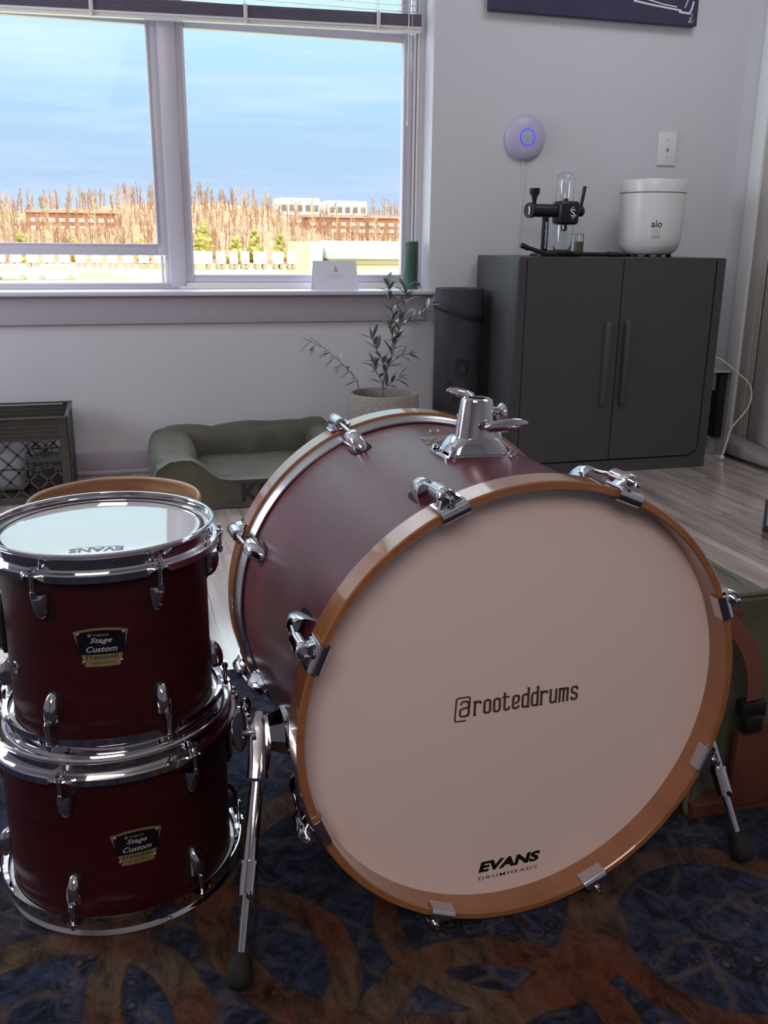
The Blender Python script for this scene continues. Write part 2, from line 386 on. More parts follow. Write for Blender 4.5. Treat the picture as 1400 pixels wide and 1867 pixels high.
# ================================================================== ROOM
YW = 3.55; XL = -2.3; XR = 2.54; YF = -2.6; ZC = 2.62
WX0, WX1, WZ0, WZ1 = -.80, 1.19, .679, 2.25
struct(G().add(box(XL, XR, YF, YW + .25, -.08, 0)).obj('floor', 'laminate', smooth=False))
struct(G().add(box(XL - .1, XR + .1, YF - .1, YW + .25, ZC, ZC + .1)).obj('ceiling', 'ceiling_paint', smooth=False))
g = G(); g.add(box(XL, WX0, YW, YW + .25, 0, ZC)); g.add(box(WX1, XR + .1, YW, YW + .25, 0, ZC)); g.add(box(WX0, WX1, YW, YW + .25, 0, WZ0 - .018)); g.add(box(WX0, WX1, YW, YW + .25, WZ1, ZC))
struct(g.obj('wall_back', 'wall_paint', smooth=False))
struct(G().add(box(XL - .1, XL, YF - .1, YW + .25, 0, ZC)).obj('wall_left', 'wall_paint', smooth=False))
struct(G().add(box(XR, XR + .1, YF - .1, YW, 0, ZC)).obj('wall_right', 'wall_paint', smooth=False))
struct(G().add(box(XL, XR, YF - .1, YF, 0, ZC)).obj('wall_front', 'wall_paint', smooth=False))
# window sill, apron, baseboards, door casing
struct(G().add(box(WX0 - .03, 1.215, 3.50, YW, .661, .679, .006)).add(box(WX0, WX1, YW - .002, 3.665, .661, .679)).obj('trim_1', 'trim_paint'))
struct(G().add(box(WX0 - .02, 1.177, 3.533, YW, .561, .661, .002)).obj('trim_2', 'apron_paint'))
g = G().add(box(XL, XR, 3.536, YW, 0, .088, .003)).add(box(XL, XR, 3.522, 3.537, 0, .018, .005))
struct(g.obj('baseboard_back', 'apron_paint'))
struct(G().add(box(XR - .013, XR, 3.44, YW - .014, 0, .088, .003)).obj('baseboard_right', 'trim_paint'))
g = G().add(box(XR - .020, XR, 3.362, 3.436, 0, 2.15, .004)).add(box(XR - .020, XR, 2.29, 3.362, 2.076, 2.15, .004)).add(box(XR - .020, XR, 2.216, 2.29, 0, 2.15, .004))
struct(g.obj('trim_3', 'casing_paint'))
g = G().add(box(XR - .006, XR + .0, 3.268, 3.362, 0, 2.076, .001)).add(box(XR - .010, XR - .005, 3.30, 3.352, 0, 2.05, .002))
struct(g.obj('trim_4', 'door_paint'))
struct(G().add(box(XR - .002, XR, 3.256, 3.269, 0, 2.07)).obj('door_gap_shade', 'dark_gap', smooth=False))  # black strip standing in for the shade in the gap beside the door
d = struct(G().add(box(XR - .008, XR, 2.29, 3.256, 0.004, 2.07, .002)).obj('door_1', 'door_paint'))
G().add(ball((XR - .06, 2.37, .95), .028)).add(cyl((XR - .05, 2.37, .95), (XR, 2.37, .95), .012)).obj('door_handle', 'dull_steel', d)

# ---- window units
def window_unit(name, x0, x1, opened):
    yf, yb = 3.655, 3.75
    g = G()      # fixed frame
    if opened: fx0, fx1 = x0, x1 - .03
    g.add(box(x0, x0 + .03, yf, yb, .679, WZ1, .002)); g.add(box(x1 - .03, x1, yf, yb, .679, WZ1, .002))
    g.add(box(x0, x1, yf, yb, .679, .702, .003)); g.add(box(x0, x1, yf, yb, WZ1 - .03, WZ1, .003))
    g.add(box(x0 + .006, x1 - .006, yf - .006, yf, .679, .690, .002))
    fr = struct(g.obj(name, 'vinyl_light' if not opened else 'vinyl'))
    return fr
def sash(parent, x0, x1, z0, z1, y0, wl, wr, wb, wt, y1=None):
    y1 = y1 or y0 + .03; g = G()
    g.add(box(x0, x0 + wl, y0, y1, z0, z1, .003)); g.add(box(x1 - wr, x1, y0, y1, z0, z1, .003))
    g.add(box(x0 + wl, x1 - wr, y0, y1, z0, z0 + wb, .003)); g.add(box(x0 + wl, x1 - wr, y0, y1, z1 - wt, z1, .003))
    b = .008
    g.add(box(x0 + wl - b, x0 + wl, y0 - .004, y0 + .004, z0 + wb - b, z1 - wt + b, .002)); g.add(box(x1 - wr, x1 - wr + b, y0 - .004, y0 + .004, z0 + wb - b, z1 - wt + b, .002))
    g.add(box(x0 + wl, x1 - wr, y0 - .004, y0 + .004, z0 + wb - b, z0 + wb, .002))
    o = g.obj('sash', 'vinyl', parent)
    G().add(box(x0 + wl - .004, x1 - wr + .004, y0 + .013, y0 + .016, z0 + wb - .004, z1 - wt + .004)).obj('window_pane', 'window_glass', o, smooth=False)
    return o
wl_ = window_unit('window_1', WX0, .226, True)
sash(wl_, WX0 + .03, .199, .801, 1.625, 3.664, .04, .043, .042, .042)
sash(wl_, WX0 + .03, .199, 1.59, WZ1 - .03, 3.70, .04, .043, .035, .04)
G().add(box(.168, .178, 3.70, 3.745, .70, .80, .002)).add(box(.184, .196, 3.69, 3.745, .70, .80, .002)).obj('sash_track', 'vinyl_light', wl_)
wr_ = window_unit('window_2', .226, WX1, False)
sash(wr_, .256, 1.144, .702, 1.612, 3.664, .032, .036, .030, .031)
sash(wr_, .256, 1.144, 1.59, WZ1 - .03, 3.70, .032, .036, .035, .04)
G().add(box(1.148, 1.156, 3.655, 3.70, .70, WZ1 - .03, .002)).add(box(1.163, 1.168, 3.650, 3.70, .70, WZ1 - .03, .002)).obj('sash_track', 'vinyl_light', wr_)
struct(G().add(box(.199, .252, 3.650, 3.76, .679, WZ1, .003)).add(cyl((.214, 3.6505, .845), (.214, 3.648, .845), .002)).add(cyl((.238, 3.6505, .845), (.238, 3.648, .845), .002)).obj('trim_6', 'vinyl'))

# ---- blind (raised, its bottom rail hanging a little crooked)
bl = root('venetian_blind', 'white venetian blind raised to the top of the window, hanging slightly crooked', 'blind', (.19, 3.60, 1.58))
B0 = T(-.19, -3.60, -1.58)
def zb(x): return 1.577 + (x + .31) * .0194
bx0, bx1 = -.775, 1.152
def slantbox(x0, x1, y0, y1, dz0, dz1, f=zb, f2=None):
    f2 = f2 or f
    v = [(x, y, fz(x) + dz) for x in (x0, x1) for y in (y0, y1) for fz, dz in ((f, dz0), (f2, dz1))]
    return v, [(0, 1, 3, 2), (4, 6, 7, 5), (0, 4, 5, 1), (2, 3, 7, 6), (0, 2, 6, 4), (1, 5, 7, 3)]
G().add(slantbox(bx0, bx1, 3.588, 3.613, 0, .011)).add(slantbox(bx0 + .002, bx1 - .002, 3.584, 3.617, .011, .018)).obj('bottom_rail', 'vinyl_light', bl, B0, smooth=False)
g = G()
for k in range(17):
    g.add(slantbox(bx0, bx1, 3.586 + .0015 * (k % 2), 3.614, .0195 + k * .0024, .0195 + k * .0024 + .0014))
g.obj('stacked_slats', 'slat_shaded', bl, B0, smooth=False)
g = G()
zz = 1.652
while zz < 2.18:
    n = 2
    v = []; f = []
    for x in (bx0, bx1):
        for k in range(5):
            y = 3.586 + .028 * k / 4; v.append((x, y, zz + .0025 * sin(pi * k / 4) + (k - 2) * .0011)); 
    for k in range(4): f.append((k, k + 1, 6 + k, 5 + k))
    v2 = [(a, b, c + .0006) for a, b, c in v]; g.add((v, f)); g.add((v2, [q[::-1] for q in f])); zz += .0205
g.obj('slats', 'slat', bl, B0)
G().add(box(bx0, bx1, 3.58, 3.62, 2.19, 2.235, .003)).obj('head_rail', 'vinyl_light', bl, B0)
for x in (-.02, .50, .985):
    z0 = zb(x); g = G()
    g.add(box(x - .007, x + .007, 3.580, 3.5835, z0 + .006, z0 + .062, .001)); g.add(cyl((x, 3.582, z0 - .003), (x, 3.582, z0 + .008), .0055, .004, 12))
    for yy in (3.583, 3.616): g.add(cyl((x, yy, z0 + .03), (x, yy, 2.19), .0009, n=6))
    g.obj('ladder_cord', 'cord_clear', bl, B0)
g = G().add(tube([(1.098, 3.575, 2.19), (1.098, 3.573, 1.5), (1.099, 3.575, 1.30)], .0022, 8)).add(ball((1.099, 3.575, 1.29), .005, .005, .012)).add(cyl((1.112, 3.575, 2.19), (1.112, 3.575, 1.60), .0011, n=6)).add(tube([(1.112, 3.575, 1.60), (1.108, 3.574, 1.5), (1.112, 3.575, 1.47), (1.117, 3.575, 1.5), (1.112, 3.575, 1.53)], .0012, 6))
g.obj('tilt_wand', 'cord_clear', bl, B0)

# ================================================================== RUG
r = G().add(box(-1.9, 1.75, -1.2, 1.738, 0, .012, .003)).obj('rug', 'rug_pile', xf=None)
tag(r, 'worn navy rug with interlocking rust and tan rings under the drums', 'rug')

# ================================================================== DRUM PARTS
def lug_mesh(L, w, h, n=14):
    ts = (0, .08, .22, .45, .7, .9, 1.0); ws = (.25, .5, .72, .88, .97, 1, 1); hs = (.12, .45, .72, .92, 1, .98, .92); rings = []
    for t, a, b in zip(ts, ws, hs):
        ring = []
        for i in range(n + 1):
            q = pi * i / n; ring.append((a * w / 2 * math.copysign(abs(cos(q)) ** .75, cos(q)), b * h * abs(sin(q)) ** .8, t * L))
        rings.append(ring)
    return loft(rings)
def drum_xf(A, phi, r, z, flip=False):
    """frame on a drum of axis matrix A: local x tangential, y radial, z along the axis (flip: towards -axis)"""
    c, s = cos(phi), sin(phi)
    if not flip: M = Matrix(((-s, c, 0, r * c), (c, s, 0, r * s), (0, 0, 1, z), (0, 0, 0, 1)))
    else: M = Matrix(((s, c, 0, r * c), (-c, s, 0, r * s), (0, 0, -1, z), (0, 0, 0, 1)))
    return A @ M
def hoop_mesh(rw, rb, rf, top, sgn, lugs, n=240, hh=.030):
    """triple-flanged steel hoop, its skirt notched at every lug"""
    v = []; f = []; prof = None
    for i in range(n):
        a = 2 * pi * i / n; d = min(abs((a - q + pi) % (2 * pi) - pi) for q in lugs); k = max(0.0, min(1.0, (d - .045) / .06)); k = k * k * (3 - 2 * k)
        ro = rf + (1 - k) * .006; sk = .008 * k
        P = [(rw, -.004), (rw + .0012, -.0008), (rw + .0035, 0), (rb - .0015, -.0004), (rb, -.002), (rb - .0012, -.0042), (rw + .0030, -.0062), (rw + .0022, -.009),
             (rw + .0022, -(hh - .010)), (rw + .004, -(hh - .0080)), (ro - .0015, -(hh - .0072)), (ro, -(hh - .0055)), (ro, -(hh - .0055) - sk - .0004), (ro - .0018, -(hh - .0055) - sk - .0004),
             (ro - .0022, -(hh - .0045)), (rw + .002, -(hh - .0050)), (rw, -(hh - .008))]
        prof = len(P)
        for r_, z_ in P: v.append((r_ * cos(a), r_ * sin(a), top + sgn * z_))
    for i in range(n):
        j = (i + 1) % n
        for q in range(prof): f.append((i * prof + q, j * prof + q, j * prof + (q + 1) % prof, i * prof + (q + 1) % prof))
    return v, f
def badge(parent, X, w, h, R, with_text=True):
    """trapezoid brass badge bent round a shell; X frame: x right, y up, z out"""
    def bendp(p, o): x, y = p; return ((R + o) * sin(x / R), y, (R + o) * cos(x / R) - R)
    def sheet(outl, o0, o1, m, name, par):
        # fan of quads: outline points paired with a centre column keeps the bend
        top = []; n = len(outl); v = [bendp(p, o1) for p in outl] + [bendp(p, o0) for p in outl]
        cx = sum(p[0] for p in outl) / n; cy = sum(p[1] for p in outl) / n; v.append(bendp((cx, cy), o1)); f = [(i, (i + 1) % n, 2 * n) for i in range(n)] + [(i, i + n, (i + 1) % n + n, (i + 1) % n) for i in range(n)]
        return mk(name, v, f, m, par, X, smooth=False)
    def outline(s=1.0, y0=-1, y1=1):
        o = []
        def hw(y): return (w / 2) * (.84 + .16 * (y / (h / 2))) * 1.0
        yb, yt = -h / 2 * s, h / 2 * s
        ins = (1 - s) * w / 2
        for i in range(9):  # bottom, straight
            x = -1 + 2 * i / 8; o.append((x * (hw(yb) * .92 - ins), yb))
        for i in range(9):
            x = 1 - 2 * i / 8; o.append((x * (hw(yt) - ins), yt - .10 * h * x * x))
        return o
    p = sheet(outline(), 0, .0008, 'brass', 'badge', parent)
    o = []
    def hw2(y): return (w / 2) * (.775 + .155 * ((y + h / 2) / h)) 
    yb, yt = -h * .18, h * .445
    for i in range(9): x = -1 + 2 * i / 8; o.append((x * w / 2 * .80, yb))
    for i in range(9): x = 1 - 2 * i / 8; o.append((x * w / 2 * .90, yt - .085 * h * x * x))
    bl_ = sheet(o, .0008, .0011, 'badge_black', 'badge_field', p)
    for sx, sy in ((-.82, .34), (.82, .34), (-.68, -.38), (.68, -.38)):
        c = bendp((sx * w / 2, sy * h), .0008); G().add(ball(c, .0024, .0024, .0014, 10, 6)).obj('rivet', 'dull_steel', p, X)
    tx = lambda s, y, ww, hh_, m, **k: text('lettering', s, m, p, X @ T(0, y, 0), ww, hh_, extr=.0013, bend=R, **k)
    if with_text:
        tx('YAMAHA', h * .325, w * .30, h * .07, 'brass', bold=.01)
        mk('emblem', *G_(lathe([(.0001, .0013), (.0022, .0013), (.0022, .0011), (.0001, .0011)], 16)), 'brass', p, X @ T(-w * .20, h * .325, 0))
        tx('Stage', h * .17, w * .40, h * .17, 'silver_ink', shear=.35, bold=.012)
        tx('Custom', h * -.04, w * .56, h * .15, 'silver_ink', shear=.35, bold=.012)
        tx('STANDARD', h * -.26, w * .58, h * .085, 'badge_black', spacing=1.25)
        tx('MADE IN INDONESIA', h * -.40, w * .42, h * .03, 'badge_black')
    return p
def G_(vf): return vf

def tom(label, cx, cy, z0, H, rs, rw, rb, rf, lugs, badge_phi, badge_z, head_text, loc_extra=None, xt=None):
    t = root('tom_drum', label, 'drum', (cx, cy, z0)); A = ID
    # shell (tube with an inside)
    G().add(lathe([(rs, .012), (rs, H - .012), (rs - .004, H - .0095), (rs - .008, H - .012), (rs - .008, .012), (rs - .004, .0095)], 128, True)).obj('shell', 'tom_red', t)
    for nm, zt, sg in (('top_hoop', H, 1), ('bottom_hoop', 0, -1)):
        G().add(hoop_mesh(rw, rb, rf, zt, sg, lugs)).obj(nm, 'chrome', t)
    bh = G().add(lathe([(.0001, H - .0105), (rs - .010, H - .0105), (rs - .004, H - .0108), (rs + .001, H - .0125)], 128)).obj('batter_head', 'gloss_head', t)
    G().add(lathe([(rs + .001, H - .0125), (rw - .0005, H - .0115), (rw - .0005, H - .018), (rs + .001, H - .018)], 128)).obj('flesh_hoop', 'head_collar', bh)
    G().add(lathe([(.0001, .0115), (rs - .004, .0115), (rs + .001, .013), (rw - .0005, .0125), (rw - .0005, .018), (rs + .001, .018)], 96)).obj('resonant_head', 'gloss_head', t)
    if head_text:   # printed upside down at the near edge of the head
        a, rr = head_text; M = T(rr * cos(a), rr * sin(a), H - .0105) @ RZ(a - pi / 2 + .02)
        text('lettering', 'EVANS', 'ink_grey', bh, M, .062, .0150, bold=.03, extr=.0003); 
        text('lettering', 'G2', 'ink_grey', bh, M @ T(.019, -.0095, 0), .007, .0035, extr=.0003)
        G().add(box(-.026, .012, -.0098, -.0092, .0002, .0004)).obj('lettering_rule', 'ink_grey', bh, M, smooth=False)
    for ph in lugs:
        for z, fl_ in ((H, False), (0, True)):
            Ls = .036; zr = .050   # rod end of the lug sits zr below the hoop
            zb_ = (H - zr - Ls) if not fl_ else (zr + Ls)
            X = drum_xf(A, ph, rs - .0005, zb_, fl_)
            lg = G().add(lug_mesh(Ls, .021, .0175)).obj('lug', 'chrome', t, X)
            G().add(prism([(x * 1.04, y * 1.04) for x, y in rrect(.021, .038, .0095)], 0, .0013)).obj('gasket', 'rubber', lg, X @ T(0, .0, Ls / 2) @ RX(-pi / 2))
            rod = G(); rr = rf + .0015 - rs
            rod.add(cyl((0, rr, Ls - .003), (0, rr, Ls + zr - .026), .0029, n=12)); rod.add(cyl((0, rr, Ls - .001), (0, rr, Ls + .006), .0042, n=12))
            rod.add(cyl((0, rr, Ls + zr - .0255), (0, rr, Ls + zr - .0235), .0060, n=16)).add(cyl((0, rr, Ls + zr - .0235), (0, rr, Ls + zr - .0215), .0048, n=16)).add(box(-.0025, .0025, rr - .0025, rr + .0025, Ls + zr - .022, Ls + zr - .0145, .0006))
            rod.obj('tension_rod', 'chrome', t, X)
    R = rs; c, s = cos(badge_phi), sin(badge_phi)
    X = Matrix(((-s, 0, c, rs * c), (c, 0, s, rs * s), (0, 1, 0, badge_z), (0, 0, 0, 1)))
    badge(t, X, .063, .049, rs)
    return t
D = rad
tomL = tom('larger dark red tom drum on the rug, bottom of the stack of two', -.042, 1.174, .012, .253, .1475, .1530, .1590, .1635, [D(a) for a in (-113, -54, 6, 66, 126, 186)], D(-82.5), .118, None)
tomU = tom('smaller dark red tom drum with glossy white head, stacked on top', -.038, 1.166, .2545, .2640, .1270, .1335, .1400, .1445, [D(a) for a in (-122, -64, -3, 58, 117, 177)], D(-93.5), .145, (D(-94), .090))

# receivers (tube brackets) on both toms
def receiver(t, rs, phi, z, out=.075, tube_r=.022):
    X = drum_xf(ID, phi, rs - .001, z)
    p = G().add(prism(rrect(.052, .078, .016), 0, .004)).obj('mount_plate', 'rubber', t, X @ RX(-pi / 2))
    p2 = G().add(prism(rrect(.046, .070, .014), .004, .008)).obj('mount_bracket', 'chrome', t, X @ RX(-pi / 2))
    for dz in (-.027, .027): G().add(cyl((0, .008, dz), (0, .012, dz), .0055, .0048, n=14)).obj('bolt', 'chrome', p2, X)
    G().add(cyl((0, .007, 0), (0, out, 0), tube_r, tube_r * .96, n=32)).add(cyl((0, .007, 0), (0, .013, 0), tube_r + .004, n=32)).obj('receiver_tube', 'chrome', p2, X)
    g = G().add(cyl((tube_r, .045, .008), (tube_r + .014, .045, .008), .0045, n=12)); g.add(ball((tube_r + .018, .045, .018), .004, .0085, .014)).add(ball((tube_r + .018, .045, -.002), .004, .0085, .012))
    g.obj('wing_bolt', 'chrome', p2, X)
receiver(tomL, .1475, D(8), .165, .070, .017)
receiver(tomU, .1270, D(176), .135, .060, .017)
# small eyelets (vents) on the shells
def vent(t, rs, phi, z, A=ID):
    X = drum_xf(A, phi, rs, z) @ RX(-pi / 2)
    G().add(lathe([(.0042, -.001), (.0042, .0012), (.0070, .0018), (.0085, .0006), (.0085, -.001)], 24)).obj('vent', 'dull_steel', t, X)
vent(tomU, .127, D(-152), .10)

# ---- natural wood shell behind the toms
ds = root('drum_shell', 'open headless wooden drum shell standing behind the stacked toms', 'drum', (-.0346, 1.965, 0))
G().add(lathe([(.181, .0), (.181, .326), (.176, .3315), (.1725, .328), (.1715, 0)], 128, True)).obj('shell', 'raw_wood', ds)
G().add(lathe([(.1812, .3240), (.1765, .3320), (.1722, .3275), (.1765, .3322)], 128, True)).obj('bearing_edge', 'raw_wood_edge', ds)

# ================================================================== BASS DRUM
bd = root('bass_drum', 'large dark red bass drum lying on its side with white front head', 'drum', (.444, 1.16, .012))
nn = Vector((.0425, -.99908, -.0012)).normalized(); Rc = Vector((.4333, 1.407, .3068)); xx = Vector((0, 0, 1)).cross(nn).normalized(); yy = nn.cross(xx)
BA = Matrix.Translation((-.444, -1.16, -.012)) @ Matrix(((xx.x, yy.x, nn.x, Rc.x), (xx.y, yy.y, nn.y, Rc.y), (xx.z, yy.z, nn.z, Rc.z), (0, 0, 0, 1)))
LD = .488; RH = .2945; RS = .2794
G().add(lathe([(RS, .039), (RS, LD - .039), (RS - .004, LD - .037), (RS - .008, LD - .039), (RS - .008, .039), (RS - .004, .037)], 160, True)).obj('shell', 'shell_red', bd, BA)
for nm, s_, b_ in (('front_hoop', 1, LD), ('rear_hoop', -1, 0)):
    P = [(RH - .0015, 0), (RH, -.0015), (RH, -.037), (RH - .0015, -.0385), (RH - .0088, -.0385), (RH - .0103, -.037), (RH - .0103, -.0015), (RH - .0088, 0)]
    G().add(lathe([(r_, b_ + s_ * z_) for r_, z_ in P], 192, True)).obj(nm, 'maple', bd, BA)
    Q = [(RS + .0012, -.037), (RS + .0095, -.0375), (RS + .0105, -.0400), (RS + .0080, -.0430), (RS + .0058, -.0520), (RS + .0040, -.0555), (RS + .0012, -.0555)]
    G().add(lathe([(r_, b_ + s_ * z_) for r_, z_ in Q], 160, True)).obj('head_collar_ring', 'dull_steel', bd, BA)
fh = G().add(lathe([(.0001, LD - .0350), (.262, LD - .0350), (RH - .0104, LD - .0356)], 160)).obj('front_head', 'coated_head', bd, BA)
fh['label'] = 'white coated front head with printed lettering'
G().add(lathe([(.0001, .0350), (.276, .0352), (RS + .0045, .036), (RS + .0045, .029)], 160)).obj('rear_head', 'coated_head', bd, BA)
HZ = LD - .0350
HF = BA @ T(0, 0, HZ)
def rounded_at(parent, X):
    """the @ sign with its square-cornered tail, then the condensed letters"""
    pass
# '@' drawn as a condensed square sign
g = G()
def stroke(pts, w):
    """flat stroke of width w along points"""
    v = []; f = []; pts = [Vector((x, y, 0)) for x, y in pts]
    for i, p in enumerate(pts):
        d = (pts[min(i + 1, len(pts) - 1)] - pts[max(i - 1, 0)]).normalized(); nrm = Vector((-d.y, d.x, 0)) * w / 2; v += [p + nrm, p - nrm]
    f = [(2 * i, 2 * i + 1, 2 * i + 3, 2 * i + 2) for i in range(len(pts) - 1)]
    return [Vector((a.x, a.y, .0002)) for a in v], f
def poly_round(pts, r=.0022, k=4):
    out = [pts[0]]
    for i in range(1, len(pts) - 1):
        a, b, c = Vector(pts[i - 1]), Vector(pts[i]), Vector(pts[i + 1]); p0 = b + (a - b).normalized() * r; p1 = b + (c - b).normalized() * r
        for j in range(k + 1): t = j / k; q = (1 - t) ** 2 * p0 + 2 * t * (1 - t) * b + t * t * p1; out.append((q.x, q.y))
    out.append(pts[-1]); return out
g.add(stroke(poly_round([(-.0715, -.0165), (-.0865, -.0165), (-.0850, .0155), (-.0668, .0155), (-.0680, -.0105), (-.0735, -.0105)], .0028), .0024))
g.add(stroke(poly_round([(-.0680, -.0075), (-.0725, -.0108), (-.0800, -.0095), (-.0795, .0000), (-.0675, .0015)], .0025), .0029))
g.add(stroke(poly_round([(-.0790, .0055), (-.0775, .0100), (-.0700, .0100), (-.0680, .0040), (-.0685, -.0100)], .0025), .0029))
g.obj('lettering', 'ink_brown', fh, HF, smooth=False)
def letters(word, x0, base, adv, xh, asc, w, th):
    """condensed letters with heavy stems, drawn as strokes"""
    G_l = G(); r_ = w * .42
    for k, ch in enumerate(word):
        x = x0 + k * adv; l, r = x, x + w; b_, t_ = base, base + xh; ht = th / 2
        def st(p, ww=th, rr=r_): G_l.add(stroke(poly_round(p, rr, 5), ww))
        ring_ = [(l, b_ + xh * .5), (l, t_ - ht), (r, t_ - ht), (r, b_ + ht), (l, b_ + ht), (l, b_ + xh * .5)]
        if ch == 'o': st(ring_)
        if ch == 'r': st([(l, b_), (l, t_)]); st([(l, t_ - xh * .22), (l + w * .35, t_ - ht), (r + w * .05, t_ - ht), (r + w * .05, t_ - xh * .20)]); st([(l - w * .3, t_ - ht * .6), (l, t_ - ht * .6)], th * .6); st([(l - w * .25, b_ + ht * .5), (l + w * .3, b_ + ht * .5)], th * .6)
        if ch == 't': st([(l + w * .15, base + asc * .92), (l + w * .15, b_ + ht), (r, b_ + ht), (r, b_ + xh * .28)]); st([(l - w * .35, t_ - ht * .7), (r, t_ - ht * .7)], th * .75)
        if ch == 'e': st([(r, b_ + xh * .26), (r, b_ + ht), (l, b_ + ht), (l, t_ - ht), (r, t_ - ht), (r, b_ + xh * .47), (l + w * .3, b_ + xh * .42)])
        if ch == 'd': st([(r, base + asc), (r, b_ + ht * .2)]); st([(r, t_ - ht), (l, t_ - ht), (l, b_ + ht), (r, b_ + ht)]); st([(r, b_ + ht * .5), (r + w * .3, b_ + ht * .5)], th * .6); st([(r - w * .3, base + asc - ht * .5), (r, base + asc - ht * .5)], th * .6)
        if ch == 'u': st([(l, t_), (l, b_ + ht), (r, b_ + ht), (r, t_)]); st([(r, b_ + ht * .5), (r + w * .28, b_ + ht * .5)], th * .6); st([(l - w * .25, t_ - ht * .5), (l, t_ - ht * .5)], th * .6)
        if ch == 'm':
            for q_ in (0, .72, 1.44): st([(l + w * q_, b_), (l + w * q_, t_ - (0 if q_ == 0 else th))])
            st([(l, t_ - ht * 2), (l + w * .3, t_ - ht), (l + w * .72, t_ - ht), (l + w * .72, t_ - th * 2)], th, w * .2); st([(l + w * .72, t_ - ht * 2), (l + w, t_ - ht), (l + w * 1.44, t_ - ht), (l + w * 1.44, t_ - th * 2)], th, w * .2)
            x0 += w * .52
        if ch == 's': st([(r, b_ + xh * .70), (r, t_ - ht), (l, t_ - ht), (l, b_ + xh * .58), (r, b_ + xh * .42), (r, b_ + ht), (l, b_ + ht), (l, b_ + xh * .28)], th, w * .34)
    return G_l
letters('rooteddrums', -.0600, -.0120, .01315, .0208, .0284, .0078, .0035).obj('lettering', 'ink_brown', fh, HF, smooth=False)
text('lettering', 'EVANS', 'ink_black', fh, HF @ T(.0005, -.2390, 0), .0905, .0165, shear=.18, bold=.055, spacing=1.02)
text('lettering', 'DRUMHEADS', 'ink_black', fh, HF @ T(-.0005, -.2565, 0), .0860, .0052, bold=.004, spacing=1.25)

def claw(A, phi, z, fl_, parent, first=None):
    X = drum_xf(A, phi, RH, z, fl_)
    w2 = .017
    P = [(.0030, -.030)] + [(-.0052 + .0088 * cos(q * pi / 14), -.0008 + .0082 * sin(q * pi / 14)) for q in range(15)] + [(-.0140, -.013), (-.0124, -.013), (-.0118, -.001)] + [(-.0052 + .0066 * cos(pi - q * pi / 8), .0006 + .0045 * sin(pi - q * pi / 8)) for q in range(1, 8)] + [(.0010, -.001), (.0010, -.030)]
    v = [(sx, y, zz_) for sx in (-w2, w2) for y, zz_ in P]; n = len(P)
    f = [tuple(range(n)), tuple(range(n, 2 * n))[::-1]] + [(i, (i + 1) % n, n + (i + 1) % n, n + i) for i in range(n)]
    o = G().add((v, f)).obj('claw_hook', 'chrome', parent, X, angle=50)
    rings = []
    for t, r_ in ((-.046, .0065), (-.044, .0085), (-.020, .0092), (-.007, .0098), (-.004, .0080)):
        rings.append([(r_ * 1.05 * cos(q * pi / 10), .012 + r_ * sin(q * pi / 10), t) for q in range(20)])
    G().add(loft(rings)).obj('claw_socket', 'chrome', o, X)
    # web between socket and plate
    rings = [[(sx * w_, y, z_) for sx, y in ((-1, .001), (1, .001), (.45, .013), (-.45, .013))] for z_, w_ in ((-.034, .006), (-.026, .013), (-.012, .016), (-.003, .0165))]
    G().add(loft(rings)).obj('claw_web', 'chrome', o, X)
    g = G().add(cyl((0, .012, -.0045), (0, .012, .0005), .0058, n=16)).add(cyl((0, .012, .000), (0, .012, .0025), .0044, n=14)).add(box(-.003, .003, .009, .015, .002, .0085, .0007)).add(cyl((0, .0118, -.001), (0, .012, -.046), .0027, n=12)).add(cyl((0, .012, -.045), (0, .0065, -.088), .0027, n=12))
    g.obj('tension_rod', 'chrome', parent, X)
    Y = drum_xf(A, phi, RS - .0006, z - (.132 if not fl_ else -.132), fl_)
    lg = G().add(lug_mesh(.050, .030, .0265)).obj('lug', 'chrome', parent, Y)
    G().add(prism([(x * 1.02, y * 1.02) for x, y in rrect(.030, .051, .013)], 0, .0014)).obj('gasket', 'rubber', lg, Y @ T(0, 0, .023) @ RX(-pi / 2))
for k in range(8):
    ph = D(22.5 + 45 * k)
    claw(BA, ph, LD, False, bd); claw(BA, ph, 0.0, True, bd)
vent(bd, RS, D(88.2), .118, BA)
# badge near the top of the shell, its foot towards the rear
c, s = cos(D(91.2)), sin(D(91.2))
X = BA @ Matrix(((-s, 0, c, RS * c), (c, 0, s, RS * s), (0, 1, 0, .178), (0, 0, 0, 1)))
badge(bd, X, .058, .044, RS)
# tom holder on top
MX = drum_xf(BA, D(88.0), RS, .262)      # x tangential (towards -X), y radial out, z axis
mt = G()
v = []; f = []; nx = 14; hw, hz = .054, .040
prev = None
outl = rrect(2 * hw, 2 * hz, .014, 5)
def bend_plate(outl, o0, o1, R):
    n = len(outl); v = [((R + o1) * sin(x / R), (R + o1) * cos(x / R) - R, z) for x, z in outl] + [((R + o0) * sin(x / R), (R + o0) * cos(x / R) - R, z) for x, z in outl]
    cols = 9; v.append((0, o1, 0)); f = [(i, (i + 1) % n, 2 * n) for i in range(n)] + [(i, (i + 1) % n, n + (i + 1) % n, n + i) for i in range(n)]
    return v, f
MR = MX
bp_ = G().add(bend_plate(outl, 0, .004, RS)).obj('mount_plate', 'chrome', bd, MR, angle=30)
def ringrect(w, h, r, y): return [(x, y, z) for x, z in rrect(w, h, r, 5)]
tw = G().add(loft([ringrect(.086, .058, .014, .002), ringrect(.080, .054, .014, .010), ringrect(.068, .050, .014, .018), ringrect(.064, .048, .016, .020), ringrect(.060, .048, .020, .022)]))
